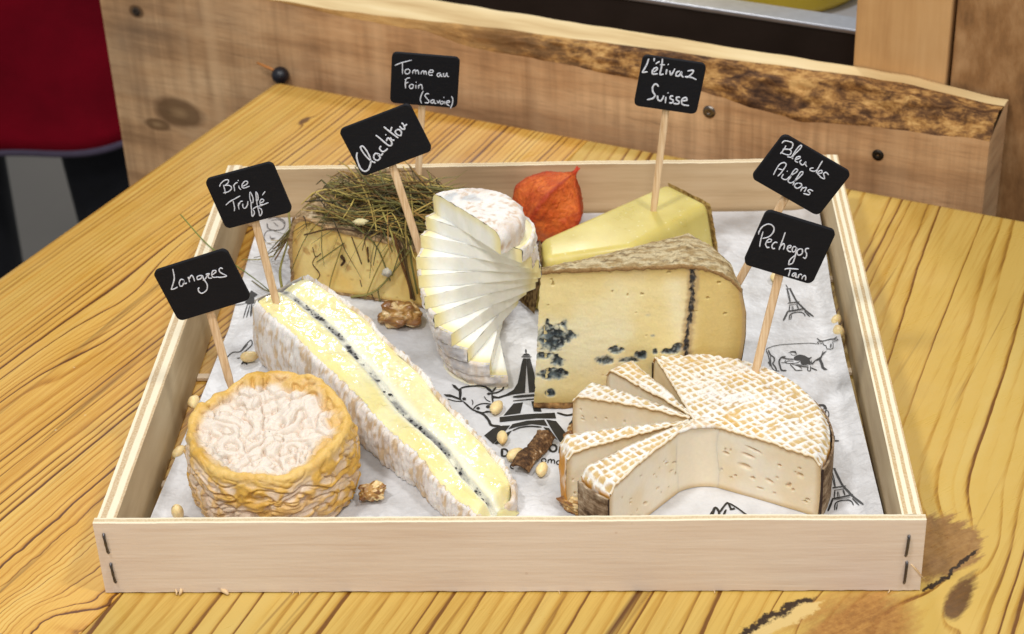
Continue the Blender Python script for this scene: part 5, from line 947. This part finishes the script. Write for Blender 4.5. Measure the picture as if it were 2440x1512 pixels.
def lattice(x, y):
    ca, sa = math.cos(.62), math.sin(.62); u = (x*ca+y*sa)/.0042; v = (-x*sa+y*ca)/.0048; w1 = .34*fbm(np.stack([x*75, y*75, x*0], -1), 2, 3.); u = u+w1; v = v+.34*fbm(np.stack([x*70, y*70, x*0+5], -1), 2, 5.)
    du = np.abs(u-np.round(u)); dv_ = np.abs(v-np.round(v)); a_ = sst(-.5, .3, fbm(np.stack([x*120, y*120, x*0], -1), 2, 15.)); b_ = sst(-.5, .3, fbm(np.stack([x*120, y*120, x*0], -1), 2, 16.)); return sst(.30, .06, du)*(.35+.65*a_), sst(.26, .06, dv_)*(.35+.65*b_)
def sector(a0, a1, R, cxy, holes, seed, bark=True, dens=1., faces=(1, 1), tipcut=.0):
    a0, a1 = math.radians(a0), math.radians(a1); na_ = max(int((a1-a0)*R/.00075), 14); nr_ = 96; aa = np.linspace(a0, a1, na_)
    rr = np.r_[np.linspace(tipcut, 1, nr_), 1.]; rows = []
    jag = .0007
    for s in np.linspace(tipcut, 1, nr_):
        ad = aa.copy(); x = cxy[0]+np.cos(ad)*R*s; y = cxy[1]+np.sin(ad)*R*s; z = zh1+.0022*(1-s**2)-.0008*s**3-.0040*sst(.93, 1., s)**1.6
        l1, l2 = lattice(x, y); lat = np.maximum(l1, l2); zz_ = z+.0007*lat+.0009*fbm(np.stack([x*60, y*60, x*0], -1), 3, 2.)+.0003*fbm(np.stack([x*420, y*420, x*0], -1), 3, 4.)
        rows.append(np.stack([x, y, zz_], 1))
    nside = 22
    for h in np.linspace(1, 0, nside+1)[1:]:
        r = R*(1+.010*math.sin(math.pi*h)); x = cxy[0]+np.cos(aa)*r; y = cxy[1]+np.sin(aa)*r; d = .0007*fbm(np.stack([x*150, y*150, x*0+h*5], -1), 3, 6.); rows.append(np.stack([x+np.cos(aa)*d, y+np.sin(aa)*d, np.full(na_, zh0+(zh1-.0052-zh0)*h)], 1))
    Gr = np.stack(rows, 1); x, y = Gr[..., 0], Gr[..., 1]; l1, l2 = lattice(x, y); n_ = fbm(np.stack([x*80, y*80, Gr[..., 2]*80], -1), 4, 8.); n2_ = fbm(np.stack([x*330, y*330, Gr[..., 2]*330], -1), 3, 9.)
    wh = np.clip(np.maximum(l1, l2)*.80+.42*n_+.55*n2_+.16+.25*sst(-.2, .6, fbm(np.stack([x*26, y*26, x*0], -1), 2, 28.)), 0, 1)
    c = mixc(mixc(lin3(212, 180, 122)[None, None], lin3(190, 150, 86)[None, None], sst(-.2, .5, n_)), lin3(244, 238, 228)[None, None], sst(.20, .80, wh))
    yel = sst(.32, .6, fbm(np.stack([x*40, y*40, x*0], -1), 3, 11.)); c = mixc(c, lin3(220, 172, 74)[None, None], yel*.5*(1-sst(.5, .9, wh)))
    sd_ = np.arange(Gr.shape[1]) >= nr_; cside = mixc(lin3(214, 150, 62)[None, None], lin3(240, 216, 190)[None, None], sst(.15, .4, fbm(np.stack([x*120, y*120, Gr[..., 2]*50], -1), 3, 12.))); c[:, sd_] = cside[:, sd_]
    wedge = mk('wedge', Gr.reshape(-1, 3), quads(na_, Gr.shape[1]), M_LAT, pech, col=c)
    # cut faces with eyes
    for fi, ad in ((0, a0), (1, a1)):
        nu, nv = (150, 74) if faces[fi] else (30, 12); su = np.linspace(tipcut, 1, nu); d2 = np.array([math.cos(ad), math.sin(ad)]); nrm2 = np.array([math.sin(ad), -math.cos(ad)])*(1 if fi == 0 else -1)
        edgez = Gr[0 if fi == 0 else -1, :nr_, 2]; rtop = np.linspace(tipcut, 1, nr_); zt_ = np.interp(su, rtop, edgez)-.0010; Gc = np.zeros((nu, nv, 3)); hv = np.linspace(0, 1, nv)
        for j, h in enumerate(hv):
            z = zh0+(zt_-zh0)*h; r = R*su*(1+.009*math.sin(math.pi*h)*su); Gc[:, j, 0] = cxy[0]+d2[0]*r; Gc[:, j, 1] = cxy[1]+d2[1]*r; Gc[:, j, 2] = z
        pit = np.zeros((nu, nv)); U = np.broadcast_to((su*R)[:, None], (nu, nv)); Zr = Gc[..., 2]-zh0
        hr = np.random.default_rng(int(seed*10+fi))
        hl = list(holes) if faces[fi] == 2 else []
        for _ in range(16): hl.append((hr.uniform(.05, .95)*R, hr.uniform(.1, .8)*(zh1-zh0), .0004+.0016*hr.random()**2.2, .0004+.0006*hr.random(), hr.normal(0, .25)))
        for (hu, hz, ru, rz2_, ta) in hl:
            du = U-hu; dz = Zr-hz; p1 = du*math.cos(ta)+dz*math.sin(ta); p2 = -du*math.sin(ta)+dz*math.cos(ta); pit = np.maximum(pit, sst(1.25, .25, np.sqrt((p1/ru)**2+(p2/rz2_)**2)))
        off = .0004*fbm(Gc*45, 3, seed)-.0016*pit; Gc[..., :2] += nrm2*off[..., None]
        ed = np.maximum(sst(.90, 1., hv)[None]*np.ones((nu, 1)), np.maximum(sst(.10, 0, hv)[None]*np.ones((nu, 1)), sst(.94, 1., su)[:, None]*np.ones((1, nv))))
        c = mixc(lin3(247, 234, 210)[None, None], lin3(242, 223, 188)[None, None], sst(-.3, .5, fbm(Gc*38, 3, seed+2))); c = mixc(c, lin3(206, 168, 106)[None, None], ed*.75); c = mixc(c, lin3(214, 178, 124)[None, None], pit*.5)
        mk('cut_face', Gc.reshape(-1, 3), quads(nu, nv), M_PEP, wedge, col=c)
        # thin rind edge hanging slightly over the cut
        tz = np.interp(su, rtop, edgez); jg = .0005*np.abs(n1(su*60, seed+fi, 3)); q0 = np.c_[cxy[0]+d2[0]*R*su, cxy[1]+d2[1]*R*su]
        Ge = np.stack([np.c_[q0-nrm2*.0002, tz+.0002], np.c_[q0+nrm2*(.0007+jg)[:, None], tz-.0001], np.c_[q0+nrm2*(.0006+jg)[:, None], tz-.0010-jg*1.5], np.c_[q0-nrm2*.0002, tz-.0013]], 1)
        ce = np.broadcast_to(lin3(216, 166, 92), Ge.shape).copy(); ce[:, 0] = lin3(244, 234, 218); ce[:, 1] = lin3(236, 214, 176); mk('rind_edge', Ge.reshape(-1, 3), quads(nu, 4), M_LAT, wedge, col=ce)
    if bark:
        ab = np.linspace(a0-.004, a1+.004, max(na_//2, 10)); tk = .0013
        def ringp(r, z): return np.stack([cxy[0]+np.cos(ab)*(r+.0004*n1(ab*30, 3.)), cxy[1]+np.sin(ab)*(r+.0004*n1(ab*30, 3.)), z+.0008*n1(ab*9, 6.)+ab*0], 1)
        zb1 = zh1-.0068
        Gb_ = np.stack([ringp(R*1.012+.0002, zh0+.0004), ringp(R*1.012+tk, zh0+.0004), ringp(R*1.014+tk, (zh0+zb1)/2), ringp(R*1.012+tk, zb1), ringp(R*1.012+.0002, zb1)], 1)
        bo2 = mk('bark_girdle', Gb_.reshape(-1, 3), list(quads(len(ab), 5))+[(0, 1, 2, 3, 4), tuple((len(ab)-1)*5+j for j in range(5))[::-1]], M_SPB, wedge, False)
        for e_i in (0, -1):
            p = Gb_[e_i]; tdir = np.array([-math.sin(ab[e_i]), math.cos(ab[e_i]), 0])*(-1 if e_i == 0 else 1)*.0003; mk('bark_end', p+tdir, [(0, 1, 2, 3, 4)], M_BKE, wedge, False)
    return wedge
hl = [(.030, .0255, .0042, .0011, -.12), (.0285, .0185, .0040, .0016, -.08), (.033, .0300, .0050, .0008, -.22), (.047, .0250, .0011, .0009, 0), (.058, .0225, .0020, .0014, -.2), (.0575, .0265, .0010, .0007, 0), (.033, .0125, .0014, .0010, 0), (.042, .0135, .0026, .0010, -.3), (.052, .0140, .0015, .0011, 0), (.037, .0075, .0022, .0006, 0), (.062, .0070, .0008, .0006, 0), (.045, .0070, .0009, .0005, 0), (.021, .0090, .0008, .0007, 0)]
sector(-27, 106, Rp, pcn, hl, 1., True, faces=(2, 1))
hl2 = [(.030, .013, .0016, .0009, .2), (.040, .0095, .0022, .0009, .5), (.046, .004, .0030, .0013, .5), (.022, .024, .0018, .0006, .3), (.018, .017, .0020, .0006, .1), (.052, .017, .0010, .0007, .4), (.060, .012, .0012, .0006, .2)]
sector(214.5, 231.5, Rp*1.0, pcn+np.array([-.0006, -.0004]), hl2, 2., True, faces=(1, 2))
# rounded inner corner where the two long cuts meet
aA, aB = math.radians(-27), math.radians(231.5-360); nf = 40; pA = pcn+np.array([math.cos(aA), math.sin(aA)])*.016; pB = pcn+np.array([math.cos(aB), math.sin(aB)])*.015
tq = np.linspace(0, 1, nf)[:, None]; arcf = (1-tq)**2*pA+2*tq*(1-tq)*(pcn+np.array([.0004, -.0006]))+tq**2*pB; bis = np.array([math.cos((aA+aB)/2), math.sin((aA+aB)/2)])
ztf = zh1+.0021+.0007*n1(np.linspace(0, 6, nf), 4.); Gq = np.stack([np.c_[arcf+bis*.0010*np.sin(np.pi*tq)-bis*.0004, zh0+(ztf+.0001-zh0)*h] for h in np.linspace(0, 1, 30)], 1)
mk('cut_face', Gq.reshape(-1, 3), quads(nf, 30), M_PEP, pech, col=mixc(lin3(246, 231, 204)[None, None], lin3(212, 178, 120)[None, None], np.broadcast_to(np.maximum(sst(.9, 1, np.linspace(0, 1, 30)), sst(.1, 0, np.linspace(0, 1, 30)))[None]*.75, (nf, 30))))
Gq = np.stack([np.c_[arcf*(1-s_)+pcn*s_+bis*(.0014*np.sin(np.pi*tq)+.0002)*(1-s_), ztf+.0003-.0012*(s_ < 0)] for s_ in np.r_[-.001, np.linspace(0, .9, 12)]], 1); xq, yq = Gq[..., 0], Gq[..., 1]; l1, l2 = lattice(xq, yq)
mk('rind', Gq.reshape(-1, 3), quads(nf, 13), M_LAT, pech, col=mixc(lin3(208, 170, 108)[None, None], lin3(236, 228, 216)[None, None], np.clip(np.maximum(l1, l2)+.3, 0, 1)))
sector(188.5, 201, Rp*.965, pcn+np.array([-.0030, -.0010]), [], 3., False)
sector(144, 157, Rp*.955, pcn+np.array([-.0020, .0020]), [], 4., False)
sector(119, 131, Rp*.965, pcn+np.array([-.0010, .0035]), [], 5., False)

# --- physalis lantern
pb = P(1312, 492, .030); tipp = PL(1372, 408, pb+np.array([0, .006, 0]), (0, 1, 0)); axp = tipp-pb; axp /= np.linalg.norm(axp)
phy = thing('physalis', 'bright orange papery physalis lantern by the back of the crate', 'physalis', np.array([pb[0], pb[1], ZP]))
s1 = np.cross(axp, [0, 1, 0]); s1 /= np.linalg.norm(s1); s2 = np.cross(axp, s1)
tt = np.linspace(0, 1, 60); prf = np.interp(tt, [0, .06, .2, .42, .6, .76, .88, .95, 1.], [.002, .010, .0205, .0245, .0225, .0155, .0070, .0022, .0006]); prf = np.convolve(np.pad(prf, 2, 'edge'), np.ones(5)/5, 'valid'); al = np.linspace(-.024, np.linalg.norm(tipp-pb), 60); pa = np.linspace(0, 2*math.pi, 160, endpoint=False)
AA, TT = np.meshgrid(pa, tt, indexing='ij'); lob = 1-.20*np.abs(np.sin(AA*2.5+.5))**1.3*np.sin(np.pi*TT)**.7+.05*(np.abs(np.cos(AA*2.5+.5))**14); RRp = prf[None]*lob
Gp = pb+al[None, :, None]*axp+(RRp*np.cos(AA))[..., None]*s1+(RRp*np.sin(AA))[..., None]*s2; vn = np.abs(fbm(np.stack([np.cos(AA)*3, np.sin(AA)*3, TT*4], -1), 3, 2.)); n_ = normals(Gp); n_ *= np.sign(((Gp-pb)*n_).sum(-1).mean())
Gp = Gp+n_*(.0005*sst(.08, .0, vn)+.0003*fbm(Gp*250, 3, 3.)+.0008*fbm(Gp*70, 2, 5.))[..., None]; Gp[..., 2] = np.maximum(Gp[..., 2], ZP+.0003)
c = mixc(lin3(198, 84, 26)[None, None], lin3(220, 110, 42)[None, None], sst(-.3, .5, fbm(Gp*90, 3, 7.))); c = mixc(c, lin3(178, 60, 18)[None, None], sst(.10, .0, vn)*.7); c = mixc(c, lin3(166, 48, 16)[None, None], (np.abs(np.cos(AA*2.5+.5))**30)*.8)
hk = mk('husk', Gp.reshape(-1, 3), quads(160, 60, True), vmat('papery_husk', .55, .16, 420, .9, .0016, spec=.35), phy, col=c)
mb = MB()
for k in range(5):
    a_ = k*1.257; d = s1*math.cos(a_)+s2*math.sin(a_); mb.tube([tipp-axp*.006+d*.002, tipp+d*.0006, tipp+axp*.003+d*.0012], [.0011, .0007, .0003], 5)
mb.build('husk_tip', plain('husk_tip', lin(198, 60, 22), .6), phy)

# --- walnuts, pine nuts, bark piece
def walnut(px, py, zc, r, seed, rot, label, sq=(1.25, .85, .7)):
    c0 = P(px, py, ZP+zc); t = np.linspace(0.02, math.pi-.02, 46); p = np.linspace(0, 2*math.pi, 80, endpoint=False); TT, PH_ = np.meshgrid(p, t, indexing='ij'); d = np.stack([np.sin(PH_)*np.cos(TT), np.sin(PH_)*np.sin(TT), np.cos(PH_)], -1)
    f = fbm(d*1.3, 2, seed); rd = np.abs(fbm(d*1.7, 2, seed+3)); rad = r*(1+.45*f+.10*fbm(d*4, 3, seed+8)-.16*np.exp(-(fbm(d*1.6, 1, seed+3)/.07)**2)); V = d*rad[..., None]*np.array(sq); ca, sa = math.cos(rot), math.sin(rot); V = np.stack([V[..., 0]*ca-V[..., 1]*sa, V[..., 0]*sa+V[..., 1]*ca, V[..., 2]], -1); V[..., 2] -= V[..., 2].min(); V = V+np.array([c0[0], c0[1], ZP+.0004])
    c = mixc(lin3(184, 138, 72)[None, None], lin3(140, 92, 42)[None, None], sst(-.2, .3, f)); c = mixc(c, lin3(232, 202, 146)[None, None], sst(.1, .35, fbm(d*1.9, 2, seed+6)))
    o = mk('walnut_piece', V.reshape(-1, 3), quads(80, 46, True), M_WAL, col=c, base=np.array([c0[0], c0[1], ZP])); tag(o, label, 'walnut'); return o
M_WAL = vmat('walnut_kernel', .42, .15, 700, .5, .001, sss=.2, ssss=.002, sssr=(1, .5, .2), spec=.5, coat=.3)
walnut(954, 744, .009, .0100, 2., .1, 'brown walnut half in front of the hay cheese')
walnut(888, 1173, .005, .0062, 4., .4, 'small walnut piece beside the wrinkled orange cheese')
walnut(1372, 1034, .006, .0062, 7., .9, 'walnut piece behind the fanned slices')
walnut(1360, 1078, .004, .0042, 9., 1.3, 'tiny walnut piece at the ends of the fanned slices')
walnut(1372, 1208, .004, .0062, 12., -.6, 'walnut piece at the foot of the bark clad slice', (1.5, .6, .6))
M_PIN = vmat('pine_kernel', .38, .06, 700, .2, .0005, sss=.4, ssss=.003, sssr=(1, .75, .4), spec=.45)
def pine(px, py, rot, label, L=.0057, tilt=0., z=None):
    c0 = P(px, py, ZP+.0034 if z is None else z); c0[0] = min(max(c0[0], -.1845), .1845); t = np.linspace(0, 1, 24); p = np.linspace(0, 2*math.pi, 24, endpoint=False); rr = np.sin(np.pi*t**.9)**.56*(.0031+.0006*((px*7.3) % 1))*(1-.16*t); TT, PP_ = np.meshgrid(t, p, indexing='ij')
    V = np.stack([(TT-.45)*2*L, np.broadcast_to(rr[:, None], TT.shape)*np.cos(PP_), np.broadcast_to(rr[:, None], TT.shape)*np.sin(PP_)], -1); V += .00025*fbm(V*300+px, 2, px*.01)[..., None]
    x, zz_ = V[..., 0].copy(), V[..., 2].copy(); V[..., 0] = x*math.cos(tilt)-zz_*math.sin(tilt); V[..., 2] = x*math.sin(tilt)+zz_*math.cos(tilt); ca, sa = math.cos(rot), math.sin(rot); V = np.stack([V[..., 0]*ca-V[..., 1]*sa, V[..., 0]*sa+V[..., 1]*ca, V[..., 2]], -1)
    V[..., 2] -= V[..., 2].min(); pz = float(paper_z(c0[0], c0[1])) if abs(c0[0]) < .183 else .0066; V = V+np.array([c0[0], c0[1], pz+.0002 if z is None else z])
    c = mixc(lin3(240, 214, 158)[None, None], lin3(222, 184, 118)[None, None], sst(.6, 1., TT)); c = mixc(c, lin3(120, 78, 40)[None, None], sst(.975, 1., TT)*.7)
    o = mk('pine_nut', V.reshape(-1, 3), quads(24, 24, False), M_PIN, col=c, base=np.array([c0[0], c0[1], pz])); tag(o, label, 'pine nut', 'pine nuts scattered in the crate'); 
for a in ((1183, 973, 1.2, 'pine nut on the printed cow muzzle'), (1197, 1042, -1.5, 'pine nut on the left foot of the printed tower'), (1226, 1084, .8, 'pine nut touching the left side of the brown bark piece'), (1291, 1119, 1.35, 'pine nut at the right of the brown bark piece'), (1070, 1204, -.4, 'pine nut at the rind near the tip of the brie'),
          (593, 851, .2, 'pine nut against the heel rind of the brie on the printed mountain'), (462, 964, 1.5, 'pine nut behind the wrinkled orange cheese at the left crate side'), (424, 1072, 1.3, 'pine nut between the wrinkled orange cheese and the left crate side'), (1190, 756, 1.2, 'pine nut behind the lowest goat cheese slices'), (1848, 662, 1.4, 'pine nut behind the Pechegos sign stick'), (2003, 785, 1.6, 'pine nut by the right crate side beside the printed cow'), (2000, 757, 1.2, 'pine nut by the right crate side beside the small printed tower')): pine(a[0], a[1], a[2], a[3])
pine(425, 1232, 1.5, 'pine nut standing in front of the wrinkled orange cheese', tilt=-1.35)
# curved bark fragment
q4 = [P(1221, 1118, ZP+.003), P(1258, 1132, ZP+.001), P(1320, 1052, ZP+.001), P(1284, 1040, ZP+.005)]
nu, nv = 60, 24; u = np.linspace(0, 1, nu)[:, None, None]; v = np.linspace(0, 1, nv)[None, :, None]; Gb_ = (q4[0]*(1-u)+q4[3]*u)*(1-v)+(q4[1]*(1-u)+q4[2]*u)*v
Gb_[..., 2] += .0022*np.sin(np.pi*v[..., 0])+.0012*np.sin(u[..., 0]*7)+.0009*fbm(Gb_*240, 4, 2.)+.0016; Gb_[..., 2] = np.maximum(Gb_[..., 2], ZP+.0008); Gb_[[0, -1], :, 1] += .0010*fbm(Gb_[[0, -1]]*400, 2, 3.)
g = G('bark_fragment'); co = g.coord('Object'); a_ = g.noise(g.vscale(co, (420, 420, 300)), 1., 5., .65); b_ = g.noise(g.vscale(co, (130, 130, 130)), 1., 4., .6, 1.)
mfr = g.out(g.ramp(g.add(g.mul(a_, .5), g.mul(b_, .6)), [(.4, lin(42, 26, 16)), (.52, lin(92, 64, 40)), (.62, lin(140, 104, 66)), (.72, lin(214, 196, 168))]), .75, g.bump(g.add(a_, b_), .8, .0014), .3)
o = mk('bark_piece', Gb_.reshape(-1, 3), quads(nu, nv), mfr, base=np.array([*P(1270, 1086, ZP)[:2], ZP])); so = o.modifiers.new('sol', 'SOLIDIFY'); so.thickness = .0016; so.offset = -1
tag(o, 'curved brown bark fragment lying on the printed paper', 'bark')
